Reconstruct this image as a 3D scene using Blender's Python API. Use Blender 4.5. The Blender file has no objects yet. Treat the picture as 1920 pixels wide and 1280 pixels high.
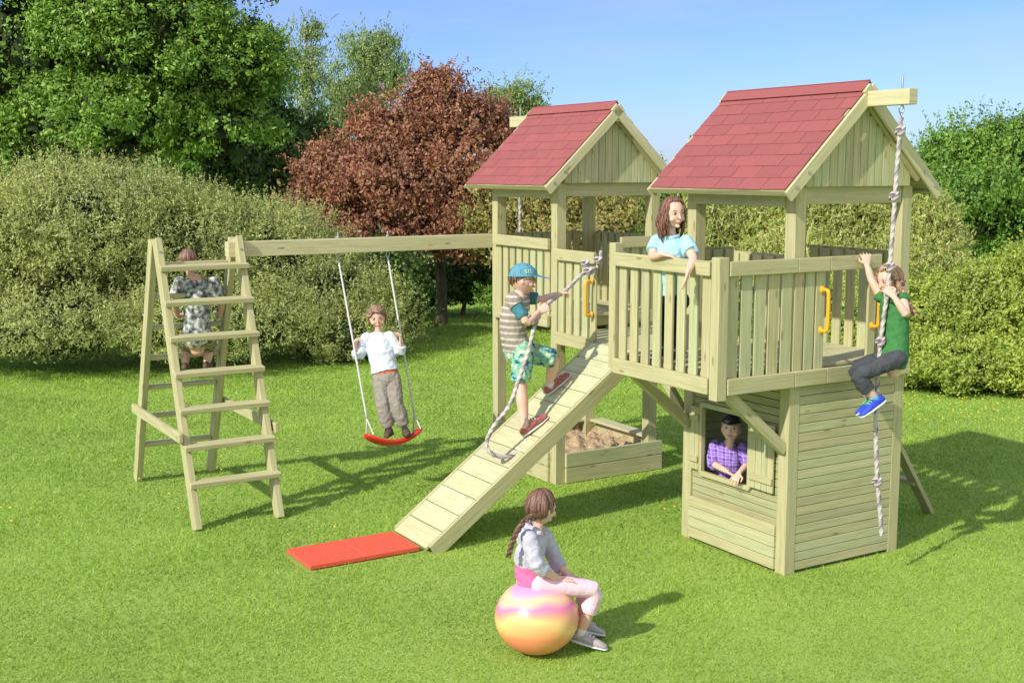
import bpy, math, random
import numpy as np
from mathutils import Vector as V, Matrix
random.seed(7)
R=random.random
C=bpy.context.scene.collection
F=2284.0; TH=math.atan(320/F); ct,st=math.cos(TH),math.sin(TH); H=2.6
def ray(px,py):
    dx=(px-960)/F; dy=(640-py)/F
    return V((dx,ct+dy*st,-st+dy*ct))
def atY(px,py,Y):
    r=ray(px,py); t=Y/r.y; return V((r.x*t,Y,H+r.z*t))
def atZ(px,py,z=0):
    r=ray(px,py); t=(z-H)/r.z; return V((r.x*t,r.y*t,z))
G0=V((1.763,7.606,0)); A=V((-.5176,.8556,0)); B=V((.8556,.5176,0)); UP=V((0,0,1))
def W(a,b,z=0): return G0+A*a+B*b+UP*z

# ---------------- materials
def newmat(name):
    m=bpy.data.materials.new(name); m.use_nodes=True
    nt=m.node_tree; nt.nodes.clear()
    out=nt.nodes.new('ShaderNodeOutputMaterial'); p=nt.nodes.new('ShaderNodeBsdfPrincipled')
    nt.links.new(p.outputs[0],out.inputs[0])
    return m,nt,p,out
def L(nt,a,b): nt.links.new(a,b)
def c4(c): return (c[0],c[1],c[2],1)
def ramp(nt,fac,stops,const=False):
    r=nt.nodes.new('ShaderNodeValToRGB')
    if const: r.color_ramp.interpolation='CONSTANT'
    e=r.color_ramp.elements
    while len(e)<len(stops): e.new(.5)
    for i,(p,c) in enumerate(stops): e[i].position=p; e[i].color=c4(c)
    L(nt,fac,r.inputs[0]); return r.outputs[0]
def noise(nt,vec,scale,detail=4,rough=.6):
    n=nt.nodes.new('ShaderNodeTexNoise'); n.inputs['Scale'].default_value=scale; n.inputs['Detail'].default_value=detail; n.inputs['Roughness'].default_value=rough
    if vec is not None: L(nt,vec,n.inputs['Vector'])
    return n.outputs[0]
def mapping(nt,src,scale):
    t=nt.nodes.new('ShaderNodeTexCoord'); m=nt.nodes.new('ShaderNodeMapping'); m.inputs['Scale'].default_value=scale
    L(nt,t.outputs[src],m.inputs[0]); return m.outputs[0]
def mix(nt,f,a,b,mode='MIX'):
    m=nt.nodes.new('ShaderNodeMix'); m.data_type='RGBA'; m.blend_type=mode
    for s,v in ((m.inputs[0],f),(m.inputs[6],a),(m.inputs[7],b)):
        if hasattr(v,'is_linked'): L(nt,v,s)
        elif isinstance(v,(int,float)): s.default_value=v
        else: s.default_value=c4(v)
    return m.outputs[2]
def math_(nt,op,a,b=0):
    m=nt.nodes.new('ShaderNodeMath'); m.operation=op
    for s,v in ((m.inputs[0],a),(m.inputs[1],b)):
        if isinstance(v,(int,float)): s.default_value=v
        else: L(nt,v,s)
    return m.outputs[0]
def bump(nt,p,h,strength,dist=.01):
    b=nt.nodes.new('ShaderNodeBump'); b.inputs['Strength'].default_value=strength; b.inputs['Distance'].default_value=dist
    L(nt,h,b.inputs['Height']); L(nt,b.outputs[0],p.inputs['Normal'])
def plain(name,col,rough=.7,var=.15,scale=25,bs=.3,bd=.004,metal=0,sss=0):
    m,nt,p,o=newmat(name); v=mapping(nt,'Object',(1,1,1))
    n=noise(nt,v,scale)
    d=tuple(max(0,x*(1-var)) for x in col); l=tuple(min(1,x*(1+var)) for x in col)
    L(nt,ramp(nt,n,[(.3,d),(.7,l)]),p.inputs['Base Color']); p.inputs['Roughness'].default_value=rough; p.inputs['Metallic'].default_value=metal
    if bs: bump(nt,p,noise(nt,v,scale*4),bs,bd)
    if sss:
        p.inputs['Subsurface Weight'].default_value=sss; p.inputs['Subsurface Radius'].default_value=(.02,.008,.004); p.inputs['Subsurface Scale'].default_value=.5
    return m
def woodmat(name,c1,c2,cd):
    m,nt,p,o=newmat(name)
    v=mapping(nt,'UV',(1.6,30,1)); g=noise(nt,v,1.6,7,.7)
    v2=mapping(nt,'UV',(.8,5,1)); g2=noise(nt,v2,2.0,3)
    geo=nt.nodes.new('ShaderNodeNewGeometry')
    col=ramp(nt,g,[(.30,cd),(.47,c1),(.72,c2)])
    col=mix(nt,math_(nt,'MULTIPLY',g2,.42),col,cd)
    rv=ramp(nt,geo.outputs['Random Per Island'],[(0,(.82,.82,.80)),(.35,(1,.96,.88)),(.7,(.93,1.0,.94)),(1,(1.08,1.07,1.05))])
    col=mix(nt,1.0,col,rv,'MULTIPLY')
    vo=nt.nodes.new('ShaderNodeTexVoronoi'); vo.inputs['Scale'].default_value=1.0
    L(nt,mapping(nt,'UV',(3.1,11,1)),vo.inputs['Vector'])
    kn=ramp(nt,vo.outputs['Distance'],[(0,(.85,.85,.85)),(.06,(.65,.65,.65)),(.13,(0,0,0))])
    col=mix(nt,kn,col,(.22,.14,.05))
    L(nt,col,p.inputs['Base Color']); p.inputs['Roughness'].default_value=.75
    bump(nt,p,g,.4,.004); return m
M={}
M['wood']=woodmat('pressure_treated_pine',(.50,.475,.265),(.64,.605,.37),(.34,.33,.165))
M['woodlight']=woodmat('pale_pine',(.59,.56,.335),(.72,.69,.45),(.41,.395,.22))
M['wooddark']=woodmat('shaded_pine',(.41,.395,.21),(.50,.48,.28),(.25,.245,.12))  # darker copy of the pine, shade under balcony and inside put into colour
M['metal']=plain('galvanised_steel',(.45,.46,.48),.35,.1,metal=.9)
M['yellow']=plain('yellow_plastic',(.85,.42,.02),.35,.04,bs=0)
M['red']=plain('red_plastic',(.75,.03,.025),.35,.05,bs=0)
M['mat']=plain('red_rubber_mat',(.74,.105,.05),.85,.12,120,.5)
M['eyew']=plain('eye_white',(.66,.62,.60),.4,.02,bs=0)
M['eyed']=plain('eye_iris',(.035,.02,.015),.3,.02,bs=0)
M['lip']=plain('lip',(.50,.15,.12),.5,.05,bs=0)
M['tooth']=plain('teeth',(.8,.78,.72),.4,.02,bs=0)
def skinmat(name,c):
    m,nt,p,o=newmat(name); v=mapping(nt,'Object',(1,1,1)); n=noise(nt,v,9,3); n2=noise(nt,v,60,3)
    c2=(c[0]*.98,c[1]*.80,c[2]*.76)
    col=mix(nt,ramp(nt,n,[(.4,(0,0,0)),(.68,(.75,.75,.75))]),c,c2); col=mix(nt,math_(nt,'MULTIPLY',n2,.16),col,(c[0]*.7,c[1]*.55,c[2]*.5))
    L(nt,col,p.inputs['Base Color']); p.inputs['Roughness'].default_value=.55
    p.inputs['Subsurface Weight'].default_value=.2; p.inputs['Subsurface Radius'].default_value=(.02,.008,.004); p.inputs['Subsurface Scale'].default_value=.4
    return m
M['skin']=skinmat('skin',(.72,.45,.33)); M['skin2']=skinmat('skin_fair',(.77,.51,.39))
def shinglemat():
    m,nt,p,o=newmat('red_bitumen_shingle'); v=mapping(nt,'Object',(1,1,1))
    n=noise(nt,v,260,3,.8); n2=noise(nt,v,3,4); geo=nt.nodes.new('ShaderNodeNewGeometry')
    c=ramp(nt,n,[(.3,(.235,.058,.056)),(.7,(.50,.145,.135))])
    rv=ramp(nt,geo.outputs['Random Per Island'],[(0,(.87,.87,.88)),(1,(1.03,1,1))])
    c=mix(nt,1.0,c,rv,'MULTIPLY'); c=mix(nt,math_(nt,'MULTIPLY',n2,.35),c,(.30,.105,.10))
    L(nt,c,p.inputs['Base Color']); p.inputs['Roughness'].default_value=.95; bump(nt,p,n,.8,.005); return m
M['shingle']=shinglemat()
def ropemat():
    m,nt,p,o=newmat('braided_rope'); t=nt.nodes.new('ShaderNodeTexCoord'); s=nt.nodes.new('ShaderNodeSeparateXYZ'); L(nt,t.outputs['UV'],s.inputs[0])
    c=ramp(nt,s.outputs[0],[(0,(.18,.13,.19)),(.14,(.50,.45,.41)),(.34,(.58,.53,.49))],True)
    n=noise(nt,mapping(nt,'Object',(1,1,1)),200); c=mix(nt,math_(nt,'MULTIPLY',n,.4),c,(.33,.29,.27))
    L(nt,c,p.inputs['Base Color']); p.inputs['Roughness'].default_value=.9; bump(nt,p,n,.5,.002); return m
M['rope']=ropemat()
M['cord']=plain('white_cord',(.62,.62,.6),.7,.1,200)
def leafmat(name,cols,trans=.35,lo=.7,bigs=1.1,rough=.5):
    m,nt,p,o=newmat(name); geo=nt.nodes.new('ShaderNodeNewGeometry')
    n=len(cols); c=ramp(nt,geo.outputs['Random Per Island'],[(i/(n-1),cc) for i,cc in enumerate(cols)])
    big=noise(nt,mapping(nt,'Object',(1,1,1)),bigs,3)
    c=mix(nt,1.0,c,ramp(nt,big,[(.3,(lo,lo*1.02,lo)),(.7,(1.12,1.10,1.0))]),'MULTIPLY')
    L(nt,c,p.inputs['Base Color']); p.inputs['Roughness'].default_value=rough
    tr=nt.nodes.new('ShaderNodeBsdfTranslucent'); L(nt,c,tr.inputs[0]); ms=nt.nodes.new('ShaderNodeMixShader'); ms.inputs[0].default_value=trans
    L(nt,p.outputs[0],ms.inputs[1]); L(nt,tr.outputs[0],ms.inputs[2]); L(nt,ms.outputs[0],o.inputs[0]); return m
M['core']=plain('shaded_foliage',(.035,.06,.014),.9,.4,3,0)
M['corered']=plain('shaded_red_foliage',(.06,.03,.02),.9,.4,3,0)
M['bark']=plain('bark',(.12,.09,.06),.9,.4,12,.8,.02)
M['birchbark']=plain('birch_bark',(.6,.57,.52),.8,.4,9,.5,.01)

# ---------------- mesh builder
def origin(o):
    v=V((0,0,0))
    while o: v+=o.location; o=o.parent
    return v
class MB:
    def __init__(s): s.v=[];s.f=[];s.uv=[];s.m=[]
    def poly(s,pts,mi=0):
        b=len(s.v); s.v+=[V(p) for p in pts]; s.f.append(tuple(range(b,b+len(pts)))); s.uv.append([(p[0],p[2]) for p in pts]); s.m.append(mi)
    def beam(s,p0,p1,w,h,up=UP,mi=0):
        p0=V(p0);p1=V(p1); d=p1-p0; ln=d.length; d=d/ln
        if abs(d.dot(up))>.98: up=A
        sd=d.cross(up).normalized(); u2=sd.cross(d)
        x=sd*w/2; y=u2*h/2; b=len(s.v)
        for p in (p0,p1):
            for q in (-x-y,x-y,x+y,-x+y): s.v.append(p+q)
        o1=R()*20;o2=R()*20
        cr=[w,h,w,h]; acc=0
        for i in range(4):
            j=(i+1)%4
            s.f.append((b+i,b+j,b+4+j,b+4+i)); s.uv.append([(o1,o2+acc),(o1,o2+acc+cr[i]),(o1+ln,o2+acc+cr[i]),(o1+ln,o2+acc)]); acc+=cr[i]; s.m.append(mi)
        for q in ((3,2,1,0),(4,5,6,7)):
            s.f.append(tuple(b+k for k in q)); s.uv.append([(o1,o2),(o1+.02,o2),(o1+.02,o2+h),(o1,o2+h)]); s.m.append(mi)
    def loft(s,secs,n=12,rnd=True,mi=0,closed=False):
        secs=list(secs)
        if rnd and not closed:
            def cap(a,b):
                d=(a[0]-b[0]); 
                if d.length<1e-6: return []
                d.normalize(); r=(a[1].length+a[2].length)/2
                return [(a[0]+d*r*.85,a[1]*.45,a[2]*.45),(a[0]+d*r*.5,a[1]*.85,a[2]*.85)]
            c0=cap(secs[0],secs[1]); c1=cap(secs[-1],secs[-2])
            secs=c0+secs+c1[::-1]
        b=len(s.v); k=len(secs)
        for c,U,Vv in secs:
            for i in range(n):
                t=2*math.pi*i/n; s.v.append(c+U*math.cos(t)+Vv*math.sin(t))
        for j in range(k-1 if not closed else k):
            j2=(j+1)%k
            for i in range(n):
                i2=(i+1)%n
                s.f.append((b+j*n+i,b+j*n+i2,b+j2*n+i2,b+j2*n+i)); s.uv.append([(i/n,j*.1),((i+1)/n,j*.1),((i+1)/n,j*.1+.1),(i/n,j*.1+.1)]); s.m.append(mi)
        if not closed:
            for j,rev in ((0,1),(k-1,0)):
                q=[b+j*n+i for i in range(n)]
                if rev: q=q[::-1]
                s.f.append(tuple(q)); s.uv.append([(.5,.5)]*n); s.m.append(mi)
    def limb(s,pts,rad,n=10,rnd=True,mi=0,sub=3,flat=None,closed=False):
        pts=[V(p) for p in pts]
        if sub>1:
            P=[];Q=[]
            for i in range(len(pts)-1):
                p0=pts[max(i-1,0)];p1=pts[i];p2=pts[i+1];p3=pts[min(i+2,len(pts)-1)]
                for k in range(sub):
                    t=k/sub
                    P.append(.5*((2*p1)+(p2-p0)*t+(2*p0-5*p1+4*p2-p3)*t*t+(3*p1-p0-3*p2+p3)*t**3)); Q.append(rad[i]*(1-t)+rad[i+1]*t)
            P.append(pts[-1]);Q.append(rad[-1]); pts,rad=P,Q
        secs=[]; u=None
        for i,p in enumerate(pts):
            if closed: t=pts[(i+1)%len(pts)]-pts[i-1]
            else: t=(pts[min(i+1,len(pts)-1)]-pts[max(i-1,0)])
            if t.length<1e-9: t=V((0,0,1))
            t.normalize()
            if u is None:
                u=t.cross(V((.3,.9,.2))); 
                if flat is not None: u=flat-t*flat.dot(t)
            u=(u-t*u.dot(t)).normalized(); w=t.cross(u)
            secs.append((p,u*rad[i],w*rad[i]))
        s.loft(secs,n,rnd,mi,closed)
    def ell(s,c,U,Vv,Wv,n=12,k=8,mi=0,fn=None):
        b=len(s.v)
        for j in range(k+1):
            ph=math.pi*(.02+.96*j/k)
            for i in range(n):
                t=2*math.pi*i/n; x,y,z=math.sin(ph)*math.cos(t),math.sin(ph)*math.sin(t),math.cos(ph)
                if fn: x,y,z=fn(x,y,z)
                s.v.append(c+U*x+Vv*y+Wv*z)
        for j in range(k):
            for i in range(n):
                i2=(i+1)%n; s.f.append((b+j*n+i,b+(j+1)*n+i,b+(j+1)*n+i2,b+j*n+i2)); s.uv.append([(i/n,j/k)]*4); s.m.append(mi)
        s.f.append(tuple(b+i for i in range(n))); s.uv.append([(0,0)]*n); s.m.append(mi)
        s.f.append(tuple(b+k*n+i for i in range(n))[::-1]); s.uv.append([(0,0)]*n); s.m.append(mi)
    def build(s,name,mat,parent=None,smooth=False,bevel=0,remesh=0,disp=0,sm=3,loc=None,label=None):
        og=origin(parent) if parent else V((0,0,0))
        if loc is None: loc=V((0,0,0))
        if parent is None and loc.length==0 and s.v:
            c=sum(s.v,V((0,0,0)))/len(s.v); loc=V((c.x,c.y,min(v.z for v in s.v)))
        off=og+loc
        me=bpy.data.meshes.new(name); me.from_pydata([tuple(v-off) for v in s.v],[],s.f)
        uvl=me.uv_layers.new(name='UVMap'); flat=[]
        for u in s.uv:
            for q in u: flat+=[q[0],q[1]]
        uvl.data.foreach_set('uv',flat)
        mats=mat if isinstance(mat,(list,tuple)) else [mat]
        for q in mats: me.materials.append(M[q] if isinstance(q,str) else q)
        me.polygons.foreach_set('material_index',s.m)
        o=bpy.data.objects.new(name,me); C.objects.link(o); o.location=loc
        if remesh:
            r=o.modifiers.new('r','REMESH'); r.mode='VOXEL'; r.voxel_size=remesh; r.use_smooth_shade=True
            if disp:
                t=bpy.data.textures.new('folds','CLOUDS'); t.noise_scale=.035; t.noise_depth=2
                d=o.modifiers.new('d','DISPLACE'); d.texture=t; d.strength=disp; d.mid_level=.5
            q=o.modifiers.new('s','SMOOTH'); q.factor=.5; q.iterations=sm
            dg=bpy.context.evaluated_depsgraph_get(); nm=bpy.data.meshes.new_from_object(o.evaluated_get(dg))
            o.modifiers.clear(); o.data=nm; me=nm
            nm.name=name
        if smooth or remesh: me.polygons.foreach_set('use_smooth',[True]*len(me.polygons))
        if bevel:
            bv=o.modifiers.new('b','BEVEL'); bv.width=bevel; bv.segments=2; bv.limit_method='ANGLE'; bv.angle_limit=.6
        if parent: o.parent=parent
        if label: o['label']=label
        me.update(); return o
def tag(o,label,cat,group=None,kind=None):
    if label: o['label']=label
    if cat: o['category']=cat
    if group: o['group']=group
    if kind: o['kind']=kind
    return o
def thing(name,label,cat,loc,group=None):
    o=bpy.data.objects.new(name,None); o.empty_display_size=.1; C.objects.link(o); o.location=loc
    return tag(o,label,cat,group)
def npmesh(name,verts,k,mats,parent=None,mi=None,loc=V((0,0,0))):
    off=(origin(parent) if parent else V((0,0,0)))+loc
    n=len(verts)//k; me=bpy.data.meshes.new(name)
    verts=verts-np.array(off)[None,:]
    me.vertices.add(len(verts)); me.vertices.foreach_set('co',verts.astype(np.float32).ravel())
    me.loops.add(n*k); me.loops.foreach_set('vertex_index',np.arange(n*k,dtype=np.int32))
    me.polygons.add(n); me.polygons.foreach_set('loop_start',np.arange(0,n*k,k,dtype=np.int32))
    for q in mats: me.materials.append(M[q] if isinstance(q,str) else q)
    if mi is not None: me.polygons.foreach_set('material_index',mi.astype(np.int32))
    me.update(calc_edges=True); me.validate()
    o=bpy.data.objects.new(name,me); C.objects.link(o); o.location=loc
    if parent: o.parent=parent
    return o
# ================= GROUND
def groundmat():
    m,nt,p,o=newmat('lawn_soil'); v=mapping(nt,'Object',(1,1,1))
    n=noise(nt,v,1.2,5); n2=noise(nt,v,60,4)
    c=ramp(nt,n2,[(.3,(.19,.31,.04)),(.7,(.35,.50,.08))]); c=mix(nt,ramp(nt,n,[(.35,(0,0,0)),(.7,(.5,.5,.5))]),c,(.40,.50,.11))
    L(nt,c,p.inputs['Base Color']); p.inputs['Roughness'].default_value=.9; bump(nt,p,n2,.5,.02); return m
M['ground']=groundmat()
g=MB(); g.poly([(-300,-20,0),(300,-20,0),(300,600,0),(-300,600,0)])
gr=g.build('ground','ground'); tag(gr,'broad flat green lawn stretching back to the trees','lawn',kind='structure')
rng=np.random.default_rng(3)
def grass():
    n=800000
    u=rng.random(n); Y0,Y1=4.4,26.0; e=.35
    Y=(Y0**e+u*(Y1**e-Y0**e))**(1/e)
    X=(rng.random(n)*2-1)*(.47*Y+.8)
    patch=np.sin(X*1.7+np.sin(Y*1.3)*2)*np.sin(Y*1.9+np.sin(X*.9)*1.5)
    hs=(.009+.015*rng.random(n)**1.6+.012*(rng.random(n)>.95))*(1+.05*(Y-6).clip(0,10))*(1+.25*patch)
    wd=.0021*(1+.22*(Y-5).clip(0,20))*(.7+.6*rng.random(n))
    ra=rng.random(n)*2*math.pi; dx,dy=np.cos(ra),np.sin(ra)
    la=rng.random(n)*2*math.pi; ln=hs*(.2+1.0*rng.random(n))
    rel=np.stack([X-G0.x,Y-G0.y],1); a=rel@np.array([A.x,A.y]); b=rel@np.array([B.x,B.y])
    bad=((a>1.66)&(a<2.14)&(b>-2.62)&(b<-1.70))|((a>2.65)&(a<3.8)&(b>-.02)&(b<1.12))|((a>.0)&(a<1.05)&(b>.0)&(b<1.05))
    v=np.zeros((n,3,3)); v[:,0]=np.stack([X-dx*wd,Y-dy*wd,0*X],1); v[:,1]=np.stack([X+dx*wd,Y+dy*wd,0*X],1)
    v[:,2]=np.stack([X+np.cos(la)*ln,Y+np.sin(la)*ln,hs],1)
    return v[~bad].reshape(-1,3)
M['grass']=leafmat('grass_blades',[(.22,.38,.04),(.32,.51,.06),(.42,.61,.09),(.52,.63,.16)],trans=.4,lo=.76,bigs=.8,rough=.7)
go=npmesh('grass',grass(),3,['grass']); tag(go,'short bright green grass blades covering the lawn','grass',kind='stuff')

# ================= FOLIAGE
def unit(v): return v/np.linalg.norm(v,axis=1,keepdims=True).clip(1e-6)
def quadleaves(c,bias,size,asp=.5,droop=None):
    n=len(c); nn=unit(unit(bias)*.9+rng.normal(size=(n,3))*.55); t=unit(np.cross(nn,rng.normal(size=(n,3))))
    if droop is not None: t=unit(t*.5+np.array(droop)[None,:])
    b=np.cross(nn,t); s=(size*(.55+.8*rng.random(n)))[:,None]
    v=np.stack([c-t*s,c+b*s*asp-t*s*.1,c+t*s,c-b*s*asp-t*s*.1],1); return v
def crown(name,parent,blobs,n,size,mats,sub=22,subr=.36,core=.16,asp=.5,droop=None,lo=-.55,coresize=3.2,shell=.3,cl=1.7,sprig=.12,sl=.3,sdir=(0,0,.8),tn=14):
    cam=np.array([0,0,2.6])
    wts=np.array([b[1][0]*b[1][2] for b in blobs]); wts=wts/wts.sum()
    outv=[];omi=[]
    for (c,r),w in zip(blobs,wts):
        c=np.array(c); r=np.array(r); k=max(6,int(sub))
        u=unit(rng.normal(size=(k*3,3))); u=u[u[:,2]>lo]; tc=unit((cam-c)[None,:])[0]; u=u[(u@tc)>-.45][:k]
        sc=c+u*r*(.50+.48*rng.random((len(u),1))); sr=(.5+.9*rng.random((len(u),1)))*subr*r[None,:]
        m=int(n*w*(1-shell-sprig))
        tw=m//tn+1; tv=unit(rng.normal(size=(tw,3))+tc*.35+np.array([0,0,.25])); ti=rng.integers(0,len(u),tw); tp=sc[ti]+tv*sr[ti]*(.7+.4*rng.random((tw,1)))
        ci=rng.integers(0,tw,m); pos=tp[ci]+rng.normal(size=(m,3))*(size*cl)*np.array([1,1,.7])
        outv.append(quadleaves(pos,tv[ci]+np.array([0,0,.3]),size,asp,droop)); omi.append(np.zeros(m))
        if sprig:
            ks=max(3,int(n*w*sprig/14)); su=unit(rng.normal(size=(ks*4,3))); su=su[(su[:,2]>-.35)&((su@tc)>-.3)][:ks]
            sb=c+su*r*(.82+.2*rng.random((len(su),1))); sdv=unit(su*.7+np.array(sdir)+rng.normal(size=(len(su),3))*.3); sL=sl*(.3+.9*rng.random((len(su),1)))
            ti=np.repeat(np.arange(len(su)),14); tt=np.tile(np.linspace(.05,1,14),len(su))[:,None]
            pos=sb[ti]+sdv[ti]*sL[ti]*tt+rng.normal(size=(len(ti),3))*size*1.1*(1.15-tt)
            outv.append(quadleaves(pos,su[ti]+np.array([0,-.3,.3]),size*.9,asp,droop)); omi.append(np.zeros(len(ti)))
        if shell:
            ms=int(n*w*shell); vv=unit(rng.normal(size=(ms*2,3))); vv=vv[(vv@tc)>-.35][:ms]
            outv.append(quadleaves(c+vv*r*(.68+.2*rng.random((len(vv),1))),vv+np.array([0,0,.25]),size*1.1,asp,droop)); omi.append(np.zeros(len(vv)))
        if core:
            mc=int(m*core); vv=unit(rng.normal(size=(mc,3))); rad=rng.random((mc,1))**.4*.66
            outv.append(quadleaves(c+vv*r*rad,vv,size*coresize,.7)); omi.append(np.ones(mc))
    v=np.concatenate(outv).reshape(-1,3); mi=np.concatenate(omi)
    q=v.reshape(-1,4,3); keep=~(q[:,:,2].min(1)<.01)
    return npmesh(name,q[keep].reshape(-1,3),4,mats,parent,mi[keep])
def bl(px,py,Y,rx,ry,dep=.8):
    c=atY(px,py,Y); k=Y/F; return (tuple(c),(rx*k,rx*k*dep,ry*k))
def tree(name,label,cat,base,blobs,n,size,mats,trunk=.12,bark='bark',group=None,top=None,**kw):
    root=thing(name,label,cat,base,group)
    mb=MB(); tp=V(top) if top else V(blobs[0][0])
    mid=base.lerp(tp,.5)+V((random.uniform(-.1,.1),0,0))
    mb.limb([base,base.lerp(tp,.25),mid,tp],[trunk*1.25,trunk,trunk*.7,trunk*.2],n=10)
    for c,r in blobs:
        c=V(c)
        for q in range(3):
            e=c+V((random.uniform(-.7,.7)*r[0],random.uniform(-.7,.2)*r[1],random.uniform(-.2,.7)*r[2])); s0=base.lerp(tp,random.uniform(.3,.85))
            m2=s0.lerp(e,.5)+V((0,0,.08*(e-s0).length)); mb.limb([s0,m2,e],[trunk*.4,trunk*.25,trunk*.08],n=6,sub=2)
    mb.build('trunk',bark,root,smooth=True)
    crown('crown',root,blobs,n,size,mats,**kw); return root
M['leaf_maple']=leafmat('maple_leaf',[(.09,.20,.02),(.18,.34,.035),(.28,.46,.06),(.38,.56,.09)])
M['leaf_silver']=leafmat('silver_willow_leaf',[(.25,.30,.06),(.39,.45,.12),(.52,.57,.19),(.62,.64,.28)],trans=.3)
M['leaf_red']=leafmat('copper_maple_leaf',[(.21,.075,.04),(.38,.15,.085),(.56,.27,.17),(.40,.26,.10)],trans=.35)
M['leaf_birch']=leafmat('birch_leaf',[(.20,.29,.09),(.32,.44,.15),(.44,.54,.22)])
M['leaf_dark']=leafmat('dark_leaf',[(.045,.10,.02),(.09,.17,.03),(.15,.25,.05)])
M['leaf_yellow']=leafmat('yellow_green_leaf',[(.24,.36,.04),(.38,.51,.07),(.53,.62,.11),(.62,.65,.18)])
M['leaf_pine']=leafmat('pine_candle',[(.20,.30,.05),(.38,.47,.09),(.58,.60,.18),(.70,.66,.28)])
M['leaf_brown']=leafmat('brownish_leaf',[(.26,.29,.07),(.42,.41,.11),(.54,.50,.17),(.38,.22,.10)])
M['leaf_mid']=leafmat('mid_green_leaf',[(.13,.27,.035),(.22,.40,.055),(.33,.52,.09)])
wb=[bl(x,y,38,rx,ry) for x,y,rx,ry in [(-250,250,260,260),(60,260,200,200),(330,270,160,170),(520,330,120,110),(640,360,120,120),(800,380,140,100),(980,400,90,80),(1080,400,80,80),(1180,430,90,80),(1290,390,90,70),(1400,430,120,80),(1500,400,80,60),(1600,440,120,80),(1700,400,90,80),(1830,420,120,110),(1990,380,140,150),(2200,330,200,200)]]
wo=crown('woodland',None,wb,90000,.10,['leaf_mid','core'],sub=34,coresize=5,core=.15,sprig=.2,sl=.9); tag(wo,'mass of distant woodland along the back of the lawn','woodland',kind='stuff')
tree('maple_tree','huge leafy green tree filling the upper left corner','tree',V((-8.4,25,0)),
 [bl(60,120,25,210,170),bl(250,60,24,170,150),bl(390,120,24.5,140,110),bl(110,-60,25,200,130),bl(330,-70,25,170,120),bl(460,150,25,80,100),bl(180,240,23.8,180,90),bl(400,250,24.5,120,80),bl(-90,200,24,120,140),bl(20,300,24,110,60)],
 170000,.047,['leaf_maple','core'],trunk=.35,sub=22,subr=.24,top=atY(220,20,25),core=.07,coresize=4,shell=.0,cl=2.3,sprig=.16,sl=.5,sdir=(0,-.2,.2),tn=34)
tree('conifer_tree','dark narrow evergreen standing behind the grey-green willow shrub','tree',V((-4.9,29,0)),
 [bl(500,270,29,60,120),bl(540,330,29,50,90),bl(590,300,30,55,90),bl(440,330,28,60,70)],24000,.055,['leaf_dark','core'],trunk=.15,core=.2,sprig=.2)
tree('birch_tree','tall slim birch with pale trunk left of the copper tree','tree',V((-5.75,33,0)),
 [bl(570,90,33,32,45),bl(560,150,33,38,40),bl(572,200,33,34,45),bl(545,110,33,25,30),bl(590,150,33,25,45),bl(560,260,33,34,45),bl(590,60,33,18,22)],8000,.05,['leaf_birch','leaf_birch'],trunk=.1,bark='birchbark',core=0,group='slender birches behind the garden',top=atY(573,40,33),asp=.4,droop=(0,0,-.5),shell=.0,sprig=.35,sl=.5,sub=12)
tree('birch_tree','full rounded birch rising behind the copper tree, just right of the slim birch','tree',V((-4.1,35,0)),
 [bl(690,110,35,50,45),bl(660,170,35,45,60),bl(730,150,35,38,60),bl(690,220,35,70,60),bl(640,220,35,35,50),bl(715,85,35,28,24)],20000,.05,['leaf_birch','leaf_birch'],trunk=.12,bark='birchbark',core=.03,group='slender birches behind the garden',top=atY(690,70,35),asp=.4,droop=(0,0,-.5),shell=.06,sprig=.3,sl=.6)
tree('birch_tree','low thin birch top peeping between the copper tree and smaller roof','tree',V((.1,37,0)),
 [bl(960,180,37,46,24),bl(930,200,37,30,24),bl(990,200,37,34,30),bl(965,250,37,50,50)],7000,.055,['leaf_birch','leaf_birch'],trunk=.1,bark='birchbark',core=.04,group='slender birches behind the garden',top=atY(960,165,37),asp=.4,shell=.0,sprig=.35,sl=.6)
tree('copper_maple','red-brown leaved maple in the middle behind the swing','tree',atZ(828,607),
 [bl(830,195,20.6,65,50),bl(765,240,20.5,85,55),bl(865,250,20.5,85,65),bl(690,290,20.3,80,55),bl(615,325,20.3,62,42),bl(740,350,20,120,65),bl(860,350,20,95,75),bl(640,415,20,85,40),bl(925,250,20.8,42,50),bl(720,435,20,100,38),bl(820,440,20,110,60),bl(580,372,20.2,48,26),bl(895,450,20.4,55,65),bl(818,158,20.6,42,26),bl(700,225,20.5,45,26),bl(570,430,20.2,34,18)],
 90000,.034,['leaf_red','corered'],trunk=.09,sub=14,subr=.26,core=.03,top=atY(820,200,20.6),lo=-.8,shell=.0,cl=2.6,sprig=.24,sl=.36,sdir=(0,-.1,.25),tn=26)
tree('dark_shrub','dark green shrub at the foot of the copper tree','shrub',V((-.9,22,0)),
 [bl(880,520,22,70,60),bl(800,540,22,60,50),bl(930,500,22,50,70)],16000,.04,['leaf_dark','core'],trunk=.04,core=.2)
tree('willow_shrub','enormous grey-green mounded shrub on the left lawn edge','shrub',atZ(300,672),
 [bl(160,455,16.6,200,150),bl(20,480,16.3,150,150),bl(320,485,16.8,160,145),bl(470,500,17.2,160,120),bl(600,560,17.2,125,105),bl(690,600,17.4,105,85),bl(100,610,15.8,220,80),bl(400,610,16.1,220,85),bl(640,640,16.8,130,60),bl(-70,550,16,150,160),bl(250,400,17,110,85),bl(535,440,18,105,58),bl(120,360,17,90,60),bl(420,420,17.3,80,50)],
 270000,.025,['leaf_silver','core'],trunk=.08,sub=50,subr=.2,core=.07,coresize=5,lo=-.6,asp=.3,shell=.12,sprig=.34,sl=.30,cl=2.2,tn=26)
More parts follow.
